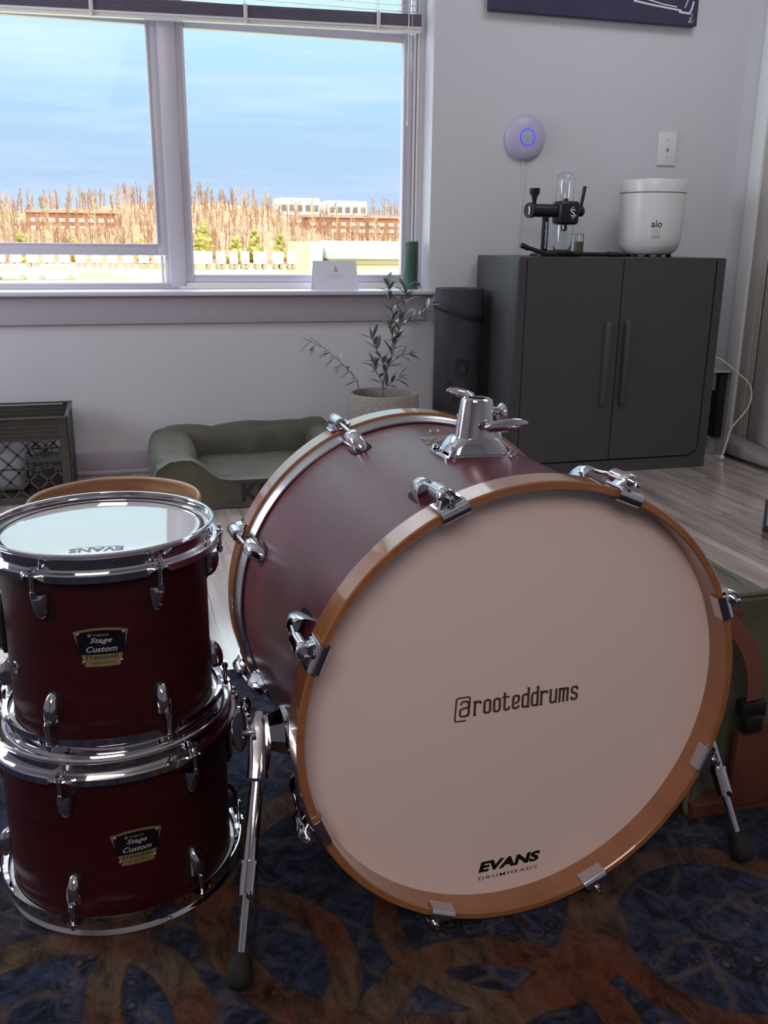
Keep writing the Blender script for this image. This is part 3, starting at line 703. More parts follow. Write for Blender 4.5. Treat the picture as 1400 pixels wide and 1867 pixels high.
tw.add(loft([ringrect(.056, .048, .022, .020), ringrect(.050, .044, .0215, .045), ringrect(.044, .040, .0195, .070), ringrect(.042, .038, .0185, .0725), ringrect(.036, .032, .0155, .0740), ringrect(.024, .022, .0105, .0738), ringrect(.023, .021, .0100, .060)]))
tw.obj('tom_holder', 'chrome', bp_, MR, angle=28)
G().add(ball((0, .066, 0), .0112, .007, .0102)).obj('tube_opening', 'dark_gap', bp_, MR)
for sx, sz in ((-1, -1), (1, -1), (-1, 1), (1, 1)):
    x = sx * .043; a = x / RS
    G().add(cyl((x, .004 - x * x / (2 * RS) * 1.0, sz * .030), (x, .0085 - x * x / (2 * RS), sz * .030), .0062, .005, n=14)).add(box(x - .0008, x + .0008, .004, .0092, sz * .030 - .004, sz * .030 + .004)).obj('bolt', 'chrome', bp_, MR)
def lever(p, d, up_, L1, wv, name='wing_lever'):
    """flat leaf shaped lever"""
    M = frame_at(p, d, up_); rings = []
    for t, w_, h_ in ((0, .003, .003), (.12, .0075, .0045), (.35, wv, .0055), (.6, wv * 1.05, .005), (.85, wv * .75, .0035), (1.0, .002, .0015)):
        rings.append([M @ Vector((w_ * cos(q * pi / 6), h_ * sin(q * pi / 6), t * L1)) for q in range(12)])
    return loft(rings)
g = G().add(cyl((-.018, .040, .024), (-.018, .040, .034), .0055, n=14)).add(lever((.004, .040, .038), (-1, .10, .05), Vector((0, 0, 1)), .062, .0085))
g.obj('wing_lever', 'chrome', bp_, MR)
g = G().add(cyl((0, .068, -.018), (.004, .074, -.030), .006, n=14)).add(lever((-.010, .072, -.036), (1, .18, .1), Vector((0, 1, .2)), .042, .012))
g.obj('wing_lever', 'chrome', bp_, MR)
g = G().add(cyl((-.022, .055, -.004), (-.036, .055, -.004), .006, n=14)).add(ball((-.040, .052, -.004), .006, .014, .014))
g.obj('clamp_knob', 'chrome', bp_, MR)
# spurs (legs) with their brackets
def spur(side):
    O = Vector((.444, 1.16, .012)); axis = Vector((.447, 1.06, .3065))
    sx = -1 if side == 'L' else 1
    hinge = Vector((.152, 1.035, .262)) if side == 'L' else Vector((.762, 1.060, .252))
    foot = Vector((.086, .893, .012)) if side == 'L' else Vector((.803, .940, .012))
    W2L = T(-O.x, -O.y, -O.z)
    br = G().add(cyl(hinge + Vector((-sx * .046, .002, .002)), hinge + Vector((-sx * .012, 0, 0)), .034, .032, n=32)).add(cyl(hinge + Vector((-sx * .012, 0, 0)), hinge + Vector((sx * .006, 0, 0)), .031, .024, n=8)).add(cyl(hinge + Vector((-sx * .05, .002, .002)), hinge + Vector((-sx * .040, .002, .002)), .044, .037, n=32)).obj('spur_bracket', 'chrome', bd, W2L, angle=30)
    d = (foot - hinge).normalized(); h2 = hinge + Vector((sx * .014, 0, 0)); dd = (foot + Vector((0, 0, .03)) - h2); L_ = dd.length; d = dd.normalized()
    M = frame_at(h2, d, Vector((1, 0, 0)))
    g = G(); rings = []
    for t, w_, h_ in ((-.026, .008, .004), (-.021, .014, .006), (-.005, .016, .0075), (.018, .015, .0085), (.036, .0135, .0125), (.056, .0130, .0125)):
        rings.append([M @ Vector((h_ * math.copysign(abs(cos(q * pi / 10)) ** .6, cos(q * pi / 10)), w_ * math.copysign(abs(sin(q * pi / 10)) ** .6, sin(q * pi / 10)), t)) for q in range(20)])
    g.add(loft(rings)); leg = g.obj('spur_leg', 'chrome', bd, W2L, angle=30)
    k = .60 * L_
    G().add(cyl(h2 + d * .06, h2 + d * (k + .01), .0088, n=24)).obj('upper_tube', 'chrome', leg, W2L)
    G().add(cyl(h2 + d * (k - .006), h2 + d * (k + .030), .0112, n=24)).add(cyl(h2 + d * (k - .009), h2 + d * (k - .005), .0125, n=24)).add(cyl(h2 + d * (k + .022) - Vector((0, .018, 0)), h2 + d * (k + .022) - Vector((0, .009, 0)), .0035, n=10)).obj('collar', 'chrome', leg, W2L)
    G().add(cyl(h2 + d * (k + .02), h2 + d * (L_ - .002), .0056, n=20)).obj('lower_rod', 'chrome', leg, W2L)
    f0 = h2 + d * (L_ + .026); rings = []
    MF = frame_at(h2 + d * (L_ - .014), d, Vector((1, 0, 0)))
    ft = G().add(loft([[MF @ Vector((r_ * cos(q * pi / 12), r_ * sin(q * pi / 12), t)) for q in range(24)] for t, r_ in ((0, .0085), (.001, .0105), (.008, .0125), (.018, .0155), (.028, .0165), (.036, .0140), (.040, .0095), (.0415, .004))])).obj('rubber_foot', 'rubber', leg, W2L)
    s_ = -1 if side == 'L' else 1
    wp = h2 + Vector((s_ * .010, 0, .004))
    g = G().add(cyl(h2 + Vector((0, 0, 0)), wp + Vector((s_ * .014, 0, 0)), .006, n=16)).add(cyl(h2 + Vector((s_ * .008, 0, 0)), h2 + Vector((s_ * .013, 0, 0)), .0115, n=24))
    g.add(lever(wp + Vector((s_ * .017, 0, -.026)), (0, 0, 1), Vector((0, 1, 0)), .062, .010))
    g.obj('wing_nut', 'chrome', leg, W2L)
spur('L'); spur('R')

# ================================================================== CABINET
CX0, CX1, CY0, CY1, CZ = 1.385, 2.238, 3.12, 3.53, .813
cb = root('storage_cabinet', 'dark grey two-door resin storage cabinet against the wall', 'cabinet', ((CX0 + CX1) / 2, (CY0 + CY1) / 2, 0))
BX = T(-(CX0 + CX1) / 2, -(CY0 + CY1) / 2, 0)
g = G()
g.add(box(CX0, CX0 + .022, CY0 + .012, CY1, 0, CZ - .002, .006)); g.add(box(CX1 - .022, CX1, CY0 + .012, CY1, 0, CZ - .002, .006))
g.add(box(CX0 + .001, CX1 - .001, CY1 - .015, CY1 - .001, .01, CZ - .01)); g.add(box(CX0 + .01, CX1 - .01, CY0 + .015, CY1 - .01, .0, .045))
g.obj('body', 'resin_grey', cb, BX)
# front frame with rounded inner corners
DX0, DX1, DZ0, DZ1 = 1.418, 2.196, .052, .806
def ringprism(out, inn, y0, y1):
    n = len(out); v = [(x, y, z) for y in (y0, y1) for x, z in out] + [(x, y, z) for y in (y0, y1) for x, z in inn]; f = []
    for i in range(n):
        j = (i + 1) % n; f += [(i, j, n + j, n + i), (2 * n + i, 2 * n + j, 3 * n + j, 3 * n + i), (i, j, 2 * n + j, 2 * n + i), (n + i, n + j, 3 * n + j, 3 * n + i)]
    return v, f
def rr4(x0, x1, z0, z1, rs_, n=6):
    o = []
    for cx, cz, a, r in ((x1 - rs_[0], z1 - rs_[0], 0, rs_[0]), (x0 + rs_[1], z1 - rs_[1], 90, rs_[1]), (x0 + rs_[2], z0 + rs_[2], 180, rs_[2]), (x1 - rs_[3], z0 + rs_[3], 270, rs_[3])):
        for i in range(n + 1): t = rad(a + 90 * i / n); o.append((cx + r * cos(t), cz + r * sin(t)))
    return o
G().add(ringprism(rr4(CX0, CX1, 0, CZ - .001, (.008, .012, .006, .006)), rr4(DX0 - .003, DX1 + .006, DZ0 - .005, DZ1 + .001, (.006, .006, .05, .05)), CY0 + .002, CY0 + .02)).obj('front_frame', 'resin_grey', cb, BX)
G().add(box(CX0, CX1, CY0 + .002, CY1, CZ - .012, CZ, .006, 3)).obj('top_panel', 'resin_grey', cb, BX)
G().add(box(CX0 - .0015, CX0 + .003, CY0 + .045, CY1 - .03, .05, CZ - .045, .001)).obj('side_panel', 'resin_grey', cb, BX)
G().add(box(DX0 - .002, DX1 + .005, CY0 + .022, CY0 + .026, DZ0 - .004, DZ1)).obj('shadow_gap', 'dark_gap', cb, BX, smooth=False)
xm = 1.803
for x0, x1, rr, hx in ((DX0, xm - .0015, (.004, .004, .045, .004), 1.757), (xm + .0015, DX1, (.004, .004, .004, .045), 1.838)):
    o_ = rr4(x0, x1, DZ0, DZ1, rr)
    n = len(o_); rings = [[(x, CY0 + .018, z) for x, z in o_], [(x, CY0 + .003, z) for x, z in o_], [((x - (x0 + x1) / 2) * .995 + (x0 + x1) / 2, CY0 + .0005, (z - .43) * .9975 + .43) for x, z in o_]]
    dr = G().add(loft(rings)).obj('door', 'resin_grey', cb, BX)
    hz0, hz1 = .268, .586; prof = [(-.013, 0), (-.0125, -.012), (-.009, -.020), (0, -.0235), (.009, -.020), (.0125, -.012), (.013, 0)]
    rings = []
    for z, s1 in ((hz0, .45), (hz0 + .003, .8), (hz0 + .010, 1), (hz1 - .010, 1), (hz1 - .003, .8), (hz1, .45)):
        rings.append([(hx + px_ * (.7 + .3 * s1), CY0 + .002 + py_ * s1, z) for px_, py_ in prof])
    G().add(loft(rings)).obj('handle', 'resin_grey', dr, BX)

# ---- humidifier
hx, hy, hz = 2.022, 3.325, CZ
hu = root('humidifier', 'round white humidifier standing on the right of the cabinet top', 'humidifier', (hx, hy, hz))
G().add(lathe([(.0001, .007), (.070, .007), (.088, .012), (.104, .024), (.114, .044), (.119, .075), (.1235, .16), (.1265, .2335), (.1245, .2345), (.0001, .2345)], 96)).obj('body', 'white_plastic', hu)
G().add(lathe([(.1245, .2365), (.1275, .2375), (.1300, .278), (.1290, .2815), (.1255, .2825), (.117, .2785), (.09, .280), (.06, .287), (.035, .290), (.0001, .290)], 96)).obj('lid', 'white_plastic', hu)
for a in (60, 130, 200, 270, 330):
    G().add(cyl((.078 * cos(D(a)), .078 * sin(D(a)), 0), (.078 * cos(D(a)), .078 * sin(D(a)), .011), .010, n=14)).obj('foot', 'rubber', hu)
aa = math.atan2(-3.325, -2.022) + rad(11)
def curvef(rz_, a, z, tilt=0): return Matrix(((-sin(a), 0, cos(a), rz_ * cos(a)), (cos(a), 0, sin(a), rz_ * sin(a)), (0, 1, 0, z), (0, 0, 0, 1)))
R1 = .1215
text('lettering', 'alo', 'ink_black', hu, curvef(R1 + .0005, aa, .122), .040, .026, bold=.004, extr=.0004, bend=R1)
for row, (n_, zz_) in enumerate(((4, .100), (3, .091))):
    for k in range(n_):
        a2 = aa + (k - (n_ - 1) / 2) * .075
        G().add(disc(.0022, .0008, 12)).obj('indicator_dot', 'icon_grey', hu, curvef(R1 - .0006, a2, zz_))
for k in (-1, 0, 1):
    a2 = aa + k * .095
    G().add(lathe([(.0040, .0012), (.0056, .0012), (.0056, .0002), (.0040, .0002)], 20, True)).obj('touch_button', 'icon_grey', hu, curvef(.1196, a2, .076))

# ---- rotating glass water pipe
def W_(x, y, z): return T(-x, -y, -z)
bx_, by_, bz_ = 1.60, 3.30, CZ
bo = root('water_pipe', 'black rotating water pipe with two clear glass domes on the cabinet', 'water pipe', (bx_, by_, bz_)); BB = W_(bx_, by_, bz_)
G().add(lathe([(.0001, 0), (.062, 0), (.064, .002), (.064, .007), (.060, .010), (.0001, .010)], 48)).obj('base', 'black_metal', bo, BB @ T(1.575, by_, bz_))
po = G().add(box(1.551, 1.573, by_ - .010, by_ + .010, bz_ + .008, .965, .004)).obj('post', 'black_metal', bo, BB)
text('lettering', 'STUNDENGLASS', 'ink_white', po, BB @ wall_frame(1.562, by_ - .0103, .889) @ RZ(pi / 2), .095, .008, bold=.02)
ax = G().add(cyl((1.497, by_, .977), (1.605, by_, .977), .0235, n=40)).add(cyl((1.490, by_ - .004, .977), (1.503, by_, .977), .0275, n=40)).obj('axle_drum', 'black_metal', bo, BB)
XL_ = BB @ Matrix(((0, 0, -1, 1.490), (-1, 0, 0, by_ - .004), (0, 1, 0, .977), (0, 0, 0, 1)))
G().add(disc(.0155, .0006, 30)).obj('end_badge', 'ink_white', ax, XL_)
text('lettering', 'S', 'ink_black', ax, XL_ @ T(0, 0, .0008), .010, .017, bold=.01)
hb = G().add(box(1.602, 1.684, by_ - .036, by_ + .036, .928, 1.012, .012, 3)).obj('hub_block', 'black_metal', bo, BB)
text('lettering', 'S', 'ink_white', hb, BB @ wall_frame(1.655, by_ - .0364, .970), .019, .026)
g = G()
for pts in ([(-.004, .017), (0, .021), (.004, .017)], [(-.004, -.017), (0, -.021), (.004, -.017)], [(-.013, .007), (-.008, .014), (-.003, .017)], [(.013, -.007), (.008, -.014), (.003, -.017)]): g.add(stroke(pts, .0018))
g.obj('emblem', 'ink_white', hb, BB @ wall_frame(1.655, by_ - .0364, .970), smooth=False)
def dome(z0, z1, r, up):
    P = [(r - .001, 0)]; L_ = abs(z1 - z0); P += [(r, .004), (r, L_ - r)] + [(r * cos(q * pi / 16), L_ - r + r * sin(q * pi / 16)) for q in range(1, 8)] + [(.0004, L_)]
    Q = [(a - .0022 if a > .003 else a, b - (.0022 if b > L_ - r else 0)) for a, b in P]; pr = P + Q[::-1]
    return lathe([(a, z0 + (b if up else -b)) for a, b in pr], 40, True)
G().add(dome(1.012, 1.118, .0335, True)).obj('glass_dome', 'glass', bo, BB @ T(1.636, by_, 0))
G().add(dome(.928, CZ + .006, .0365, False)).obj('glass_dome', 'glass', bo, BB @ T(1.636, by_, 0))
G().add(cyl((1.640, by_, .905), (1.640, by_, .93), .011, n=20)).add(cyl((1.640, by_, 1.01), (1.640, by_, 1.022), .008, n=20)).obj('stopper', 'black_metal', hb, BB)
G().add(cyl((1.684, by_, .977), (1.706, by_, .977), .0195, n=28)).add(ball((1.706, by_, .977), .013, .0195, .0195)).obj('outlet_cap', 'black_metal', bo, BB)
G().add(cyl((1.703, by_, .985), (1.716, by_, 1.066), .0062, .0068, n=16)).obj('outlet_stem', 'black_metal', bo, BB)
G().add(loft([[(1.512 + r_ * cos(q * pi / 12), by_ + r_ * sin(q * pi / 12), z) for q in range(24)] for z, r_ in ((.995, .008), (1.010, .0082), (1.026, .011), (1.036, .0185), (1.055, .0195), (1.0555, .0165), (1.040, .010))])).obj('bowl', 'black_metal', bo, BB)
# hose lying in front of it
hp_ = smooth_path([(1.452, 3.235, CZ + .034), (1.49, 3.235, CZ + .024), (1.54, 3.225, CZ + .010), (1.60, 3.215, CZ + .008), (1.67, 3.235, CZ + .008), (1.72, 3.30, CZ + .014), (1.70, 3.36, CZ + .010), (1.62, 3.385, CZ + .008), (1.56, 3.36, CZ + .009), (1.585, 3.20, CZ + .018), (1.64, 3.19, CZ + .011), (1.72, 3.20, CZ + .009), (1.79, 3.215, CZ + .009)], 6)
ho = root('hose', 'black silicone hose curled in front of the water pipe', 'hose', (1.62, 3.22, CZ)); BH = W_(1.62, 3.22, CZ)
G().add(tube(hp_, .0078, 12)).obj('tube', 'rubber', ho, BH)
G().add(cyl((1.440, 3.236, CZ + .040), (1.470, 3.235, CZ + .028), .0105, .0095, n=16)).obj('connector', 'black_metal', ho, BH)
G().add(cyl((1.785, 3.214, CZ + .010), (1.868, 3.228, CZ + .010), .0098, .0095, n=16)).obj('mouthpiece', 'black_plastic', ho, BH)
# glass jar with a green label
ja = root('glass_jar', 'small clear glass jar with a green label behind the hose', 'jar', (1.745, 3.40, CZ)); 
G().add(lathe([(.0001, .001), (.028, .001), (.030, .003), (.030, .082), (.0285, .084), (.0278, .082), (.0278, .006), (.0001, .005)], 40)).obj('jar_body', 'glass', ja)
a0 = math.atan2(-3.40, -1.745)
G().add(lathe([(.0304, .012), (.0304, .055), (.0306, .055), (.0306, .012)], 24, True, a0 - .15, a0 + 1.25)).obj('paper_label', 'label_green', ja)

# ---- yoga mat
mx_, my_ = 1.273, 3.425
ym = root('yoga_mat', 'rolled dark grey yoga mat standing upright beside the cabinet', 'yoga mat', (mx_, my_, 0))
rings = []
sp = []
nt_ = 260
for i in range(nt_ + 1):   # spiral wall
    a = 2 * pi * 6 * i / nt_; r_ = .036 + (.094 - .036) * i / nt_; sp.append((r_, a + rad(60)))
v = []; f = []
for r_, a in sp:
    for rr_ in (r_ - .0040, r_ + .0040):
        for z in (0, .003, .687, .690): v.append(((rr_ - (0 if .001 < z < .689 else 0)) * cos(a), rr_ * sin(a), z))
for i in range(nt_):
    b = 8 * i; c_ = b + 8
    for q in range(3): f.append((b + 4 + q, c_ + 4 + q, c_ + 5 + q, b + 5 + q)); f.append((b + q, c_ + q, c_ + q + 1, b + q + 1))
    f.append((b + 3, c_ + 3, c_ + 7, b + 7)); f.append((b, c_, c_ + 4, b + 4))
G().add((v, f)).obj('rolled_mat', 'mat_grey', ym)
v = []; f = []
for i in range(65):
    a = 2 * pi * i / 64; zc = .600 + .028 * cos(a - rad(160)); 
    for rr_, dz in ((.0985, -.010), (.0995, -.008), (.0995, .008), (.0985, .010)): v.append((rr_ * cos(a), rr_ * sin(a), zc + dz))
for i in range(64):
    for q in range(3): f.append((4 * i + q, 4 * i + 4 + q, 4 * i + 5 + q, 4 * i + 1 + q))
G().add((v, f)).obj('strap', 'mat_band', ym)
tt = text('lettering', 'alo', 'mat_band', ym, ID, .175, .085, bold=.01, extr=0)
am = math.atan2(-my_, -mx_) + rad(4)
for q in tt.data.vertices:
    x, y, z = q.co; an = am - y / .0985; q.co = (.0987 * cos(an), .0987 * sin(an), .345 + x)

# ================================================================== WALL ITEMS
ap = root('wifi_access_point', 'round white wall-mounted access point with glowing blue ring', 'access point', (1.570, YW, 1.253))
XA = Matrix(((1, 0, 0, 0), (0, 0, -1, 0), (0, 1, 0, 0), (0, 0, 0, 1)))
G().add(lathe([(.0001, .032), (.030, .0315), (.055, .028), (.074, .021), (.083, .012), (.0855, .005), (.084, .0005), (.078, 0)], 72)).obj('housing', 'lilac_plastic', ap, XA)
G().add(lathe([(.0275, .0312), (.0278, .0322), (.0318, .0318), (.0320, .0305)], 64)).obj('status_ring', 'blue_glow', ap, XA)
text('lettering', 'U', 'icon_grey', ap, XA @ T(0, 0, .0322), .007, .008, bold=.01)
G().add(tube([(1.568 - 1.57, -.006, -.080), (-.002, -.004, -.15), (-.004, -.004, -.25), (-.010, -.004, -.36), (-.014, -.004, -.435)], .0018, 8)).obj('cable', 'white_cable', ap)
sw = root('light_switch', 'white rectangular toggle light switch plate on the wall', 'light switch', (2.203, YW, 1.236))
G().add(box(-.043, .043, -.006, 0, -.066, .066, .0045, 3)).obj('face_plate', 'white_plastic', sw)
G().add(box(-.0055, .0055, -.0068, -.004, -.013, .013, .001)).obj('slot', 'icon_grey', sw)
G().add(box(-.0040, .0040, -.017, -.005, .000, .010, .0015)).obj('toggle', 'white_plastic', sw)
for z in (-.031, .031): G().add(cyl((0, -.0072, z), (0, -.004, z), .0032, n=12)).obj('screw', 'icon_grey', sw)
pi_ = root('canvas_picture', 'dark navy canvas picture with white brush strokes on the wall', 'picture', (1.828, YW, 1.685))
G().add(box(-.435, .435, -.038, -.001, 0, .62, .002)).obj('canvas', 'canvas_navy', pi_)
g = G()
def wob(pts, w): return stroke(pts, w)
for pts, w in (([(.15, .070), (.22, .062), (.30, .055), (.36, .050)], .006), ([(.20, .080), (.28, .066), (.34, .061)], .004), ([(.35, .045), (.395, .042), (.405, .055), (.412, .085)], .007), ([(.375, .060), (.385, .085), (.39, .12)], .004),
               ([(.10, .11), (.2, .13), (.3, .12), (.36, .15)], .012), ([(-.1, .25), (0, .32), (.12, .30), (.2, .36)], .02), ([(-.2, .45), (-.05, .5), (.1, .46)], .02)):
    g.add(stroke([(x, y) for x, y in pts], w))
g.obj('brush_strokes', 'ink_white', pi_, Matrix(((1, 0, 0, 0), (0, 0, -1, -.0382), (0, 1, 0, 0), (0, 0, 0, 1))), smooth=False)
g = G()
g.add(stroke(poly_round([(.400, .016), (.394, .012), (.399, .008), (.406, .020), (.412, .040), (.404, .044), (.400, .036)], .003), .0018)).add(stroke(poly_round([(.397, .026), (.404, .030), (.400, .018), (.404, .011), (.414, .014), (.418, .020)], .003), .0016))
g.obj('signature', 'ink_white', pi_, Matrix(((1, 0, 0, 0), (0, 0, -1, -.0383), (0, 1, 0, 0), (0, 0, 0, 1))), smooth=False)

# ================================================================== WINDOW SILL ITEMS
cdn = root('tent_card', 'white folded card with a small orange boat on the sill', 'card', (.812, 3.565, .679))
th = .0012; hw_ = .0865; hh_ = .108; dp = .034
v = []; f = []
for sx in (-hw_, hw_):
    v += [(sx * 1.0, -dp, 0), (sx * .985, 0, hh_), (sx, dp, 0), (sx, dp - th * 2, 0), (sx * .985, 0, hh_ - th * 4), (sx, -dp + th * 2, 0)]
for a, b in ((0, 1), (1, 2), (2, 3), (3, 4), (4, 5), (5, 0)): f.append((a, b, 6 + b, 6 + a))
f += [(0, 1, 4, 5), (1, 2, 3, 4), (6, 7, 10, 11), (7, 8, 9, 10)]
G().add((v, f)).obj('card_sheet', 'paper', cdn, smooth=False)
slope = math.atan2(dp, hh_)
XC = T(0, -dp * .42, hh_ * .58) @ Matrix(((1, 0, 0, 0), (0, sin(slope), -cos(slope), 0), (0, cos(slope), sin(slope), 0), (0, 0, 0, 1)))
g = G().add(([(-.001, -.002, .0006), (-.001, .020, .0006), (.008, -.002, .0006)], [(0, 1, 2)])).add(([(-.002, -.002, .0006), (-.007, -.002, .0006), (-.002, .012, .0006)], [(0, 1, 2)])).add(([(-.008, -.003, .0006), (.010, -.003, .0006), (.007, -.008, .0006), (-.006, -.008, .0006)], [(0, 3, 2, 1)]))
g.obj('boat_emblem', 'ink_orange', cdn, XC @ T(.002, .012, .0), smooth=False)
G().add(box(-.034, .034, -.0010, .0010, .0004, .0006)).add(box(-.022, .022, -.008, -.0068, .0004, .0006)).obj('printed_line', 'paper_edge', cdn, XC @ T(0, -.010, 0), smooth=False)
cn = G().add(lathe([(.0001, 0), (.0275, 0), (.0285, .002), (.0285, .181), (.0270, .183), (.0250, .1815), (.0245, .172), (.0001, .171)], 48)).obj('candle_jar', 'candle_green')
cn.location = (1.1225, 3.572, .679); tag(cn, 'tall dark green cylinder on the right end of the window sill', 'candle')

# ================================================================== OLIVE TREE IN POT
px0, py0 = .938, 3.30
pl = root('potted_olive', 'young olive tree in a round speckled concrete pot', 'potted plant', (px0, py0, 0))
G().add(lathe([(.0001, 0), (.085, 0), (.100, .006), (.118, .05), (.130, .14), (.1345, .24), (.1325, .305), (.128, .315), (.118, .3155), (.1135, .309), (.1135, .26), (.0001, .26)], 72)).obj('pot', 'concrete', pl)
G().add(lathe([(.0001, .285), (.06, .283), (.113, .278)], 36)).obj('soil', 'soil', pl)
rnd = random.Random(5)
def P_(x, z, y=3.30): return Vector((x - px0, y - py0, z))
branches = [
    ([P_(.932, .28), P_(.939, .368), P_(.964, .449, 3.29), P_(.984, .53, 3.28), P_(1.000, .60, 3.27), P_(1.010, .66, 3.27), P_(1.012, .70, 3.27)], .0046, 40),
    ([P_(.968, .46), P_(.972, .55), P_(.966, .62), P_(.955, .68), P_(.948, .712)], .0026, 18),
    ([P_(.992, .56), P_(1.02, .572), P_(1.05, .585), P_(1.085, .610), P_(1.108, .625)], .0022, 12),
    ([P_(.945, .40), P_(.925, .45, 3.31), P_(.905, .49, 3.31), P_(.895, .52, 3.31)], .0022, 10),
    ([P_(.950, .41), P_(.985, .44), P_(1.02, .455), P_(1.04, .46)], .0022, 10),
    ([P_(.938, .35), P_(.90, .40, 3.27), P_(.885, .44, 3.26)], .002, 9),
    ([P_(.94, .33), P_(.97, .36, 3.28), P_(1.0, .375, 3.27)], .002, 8),
    ([P_(.975, .5), P_(.955, .54, 3.25), P_(.945, .57, 3.24)], .0018, 7),
    ([P_(.836, .28), P_(.838, .351), P_(.813, .392), P_(.761, .444), P_(.71, .485), P_(.659, .511)], .0026, 22)]
gs = G(); gl = G()
def leaf(p, d, up_, L_, w_, bend_):
    d = d.normalized(); side = d.cross(up_); 
    if side.length < .05: side = Vector((1, 0, 0))
    side.normalize(); nrm = side.cross(d); v = []; f = []
    K = 5
    for i in range(K + 1):
        t = i / K; w2 = w_ * math.sin(pi * min(.98, .06 + t * .92)) ** .8; c = p + d * (L_ * t) - nrm * (bend_ * t * t * L_)
        v += [c + side * w2 + nrm * w2 * .25, c, c - side * w2 + nrm * w2 * .25]
    for i in range(K):
        b = 3 * i; f += [(b, b + 1, b + 4, b + 3), (b + 1, b + 2, b + 5, b + 4)]
    m_ = len(v); v2 = [q - nrm * .0006 for q in v]; 
    return v + v2, f + [tuple(m_ + i for i in q[::-1]) for q in f]
for bi, (pts, r_, nl) in enumerate(branches):
    pth = smooth_path(pts, 5); n = len(pth); gs.add(tube(pth, [r_ * (1 - .7 * i / (n - 1)) for i in range(n)], 7))
    for k in range(nl):
        t = (k + .8) / nl; 
        if bi == 0 and t < .18: continue
        if bi == 8 and t < .22: continue
        i = min(n - 2, int(t * (n - 1))); p = pth[i].lerp(pth[i + 1], rnd.random()); d = (pth[i + 1] - pth[i]).normalized()
        a = k * 2.4 + rnd.uniform(-.4, .4); o1 = d.cross(Vector((0, 1, .1))).normalized(); o2 = d.cross(o1)
        out = o1 * cos(a) + o2 * sin(a)
        dr = d * rnd.uniform(.5, 1.0) + out * rnd.uniform(.6, 1.0) + Vector((0, 0, .15 if bi != 8 else -.7))
        gl.add(leaf(p, dr, Vector((0, 0, 1)) + out * .3, rnd.uniform(.042, .064), rnd.uniform(.0066, .0092), rnd.uniform(-.1, .5)))
gs.obj('branches', 'stem', pl); gl.obj('foliage', 'leaf', pl)

# ================================================================== DOG BED
db = root('dog_bed', 'olive green bolstered dog bed on the floor under the window', 'dog bed', (.52, 3.22, 0)); BD_ = W_(.52, 3.22, 0)
def puff(path, prof, seed=1, amp=.004):
    """bolster: cross sections (w,h) along path points, rounded, with soft creases"""
    R_ = random.Random(seed); rings = []; n = 28; m_ = len(path)
    for i, (p, (w_, h_)) in enumerate(zip(path, prof)):
        d = Vector(path[min(i + 1, m_ - 1)]) - Vector(path[max(i - 1, 0)]); d.z = 0; d.normalize(); s_ = Vector((d.y, -d.x, 0)); ring = []
        for q in range(n):
            a = 2 * pi * q / n; c_, s2 = cos(a), sin(a)
            x = math.copysign(abs(c_) ** .62, c_) * w_ / 2; z = math.copysign(abs(s2) ** .62, s2) * h_ / 2
            k = 1 + amp / .1 * math.sin(3 * a + i * 1.3) * .15
            ring.append(Vector(p) + s_ * x * k + Vector((0, 0, z * k)))
        rings.append(ring)
    return loft(rings)
def lin(a, b, n): return [tuple(a[j] + (b[j] - a[j]) * i / n for j in range(3)) for i in range(n + 1)]
pth = lin((.150, 3.03, .088), (.150, 3.47, .098), 10); pr = [(.10, .15), (.15, .168), (.165, .175), (.17, .182), (.17, .19), (.17, .195), (.168, .197), (.165, .196), (.16, .196), (.15, .19), (.08, .15)]
G().add(puff(pth, pr, 2)).obj('side_bolster', 'bed_canvas', db, BD_)
pth = lin((.10, 3.455, .095), (.775, 3.455, .100), 16); pr = [(.06, .13)] + [(.13 + .008 * math.sin(i * 1.9), .186 + .008 * math.sin(i * 1.1) + i * .0012 - (.012 if i in (4, 12) else 0)) for i in range(15)] + [(.06, .13)]
G().add(puff(pth, pr, 3)).obj('back_bolster', 'bed_canvas', db, BD_)
pth = lin((.72, 3.03, .085), (.72, 3.47, .098), 10); pr = [(.08, .15)] + [(.13, .19)] * 9 + [(.07, .15)]
G().add(puff(pth, pr, 4)).obj('side_bolster', 'bed_canvas', db, BD_)
# front panel with the low entrance
top = [(.068, .10), (.085, .145), (.125, .168), (.160, .172), (.195, .170), (.225, .152), (.255, .124), (.285, .106), (.32, .100), (.50, .098), (.57, .100), (.60, .110), (.63, .14), (.66, .168), (.74, .170), (.77, .14), (.782, .10)]
o_ = [(.075, .004)] + top + [(.778, .004)]
cx_ = .43; rings = []
for y, s1, dz in ((2.968, .988, -.004), (2.960, .997, 0), (2.968, 1.0, .003), (3.000, 1.0, .006), (3.015, .99, 0)):
    rings.append([((x - cx_) * s1 + cx_, y - .012 * math.sin(pi * max(0, min(1, (z / .17)))) * (1 if y < 2.99 else 0), max(.002, z + dz)) for x, z in o_])
fp = G().add(loft(rings)).obj('front_panel', 'bed_canvas', db, BD_)
text('lettering', 'K9', 'bed_text', fp, BD_ @ wall_frame(.402, 2.945, .056), .100, .068, bold=.03, extr=.001)
G().add(puff(lin((.20, 3.21, .055), (.68, 3.21, .055), 14), [(.22, .04), (.34, .085)] + [(.385, .098 + .004 * math.sin(i)) for i in range(11)] + [(.34, .085), (.22, .04)], 6)).obj('cushion', 'bed_canvas', db, BD_)

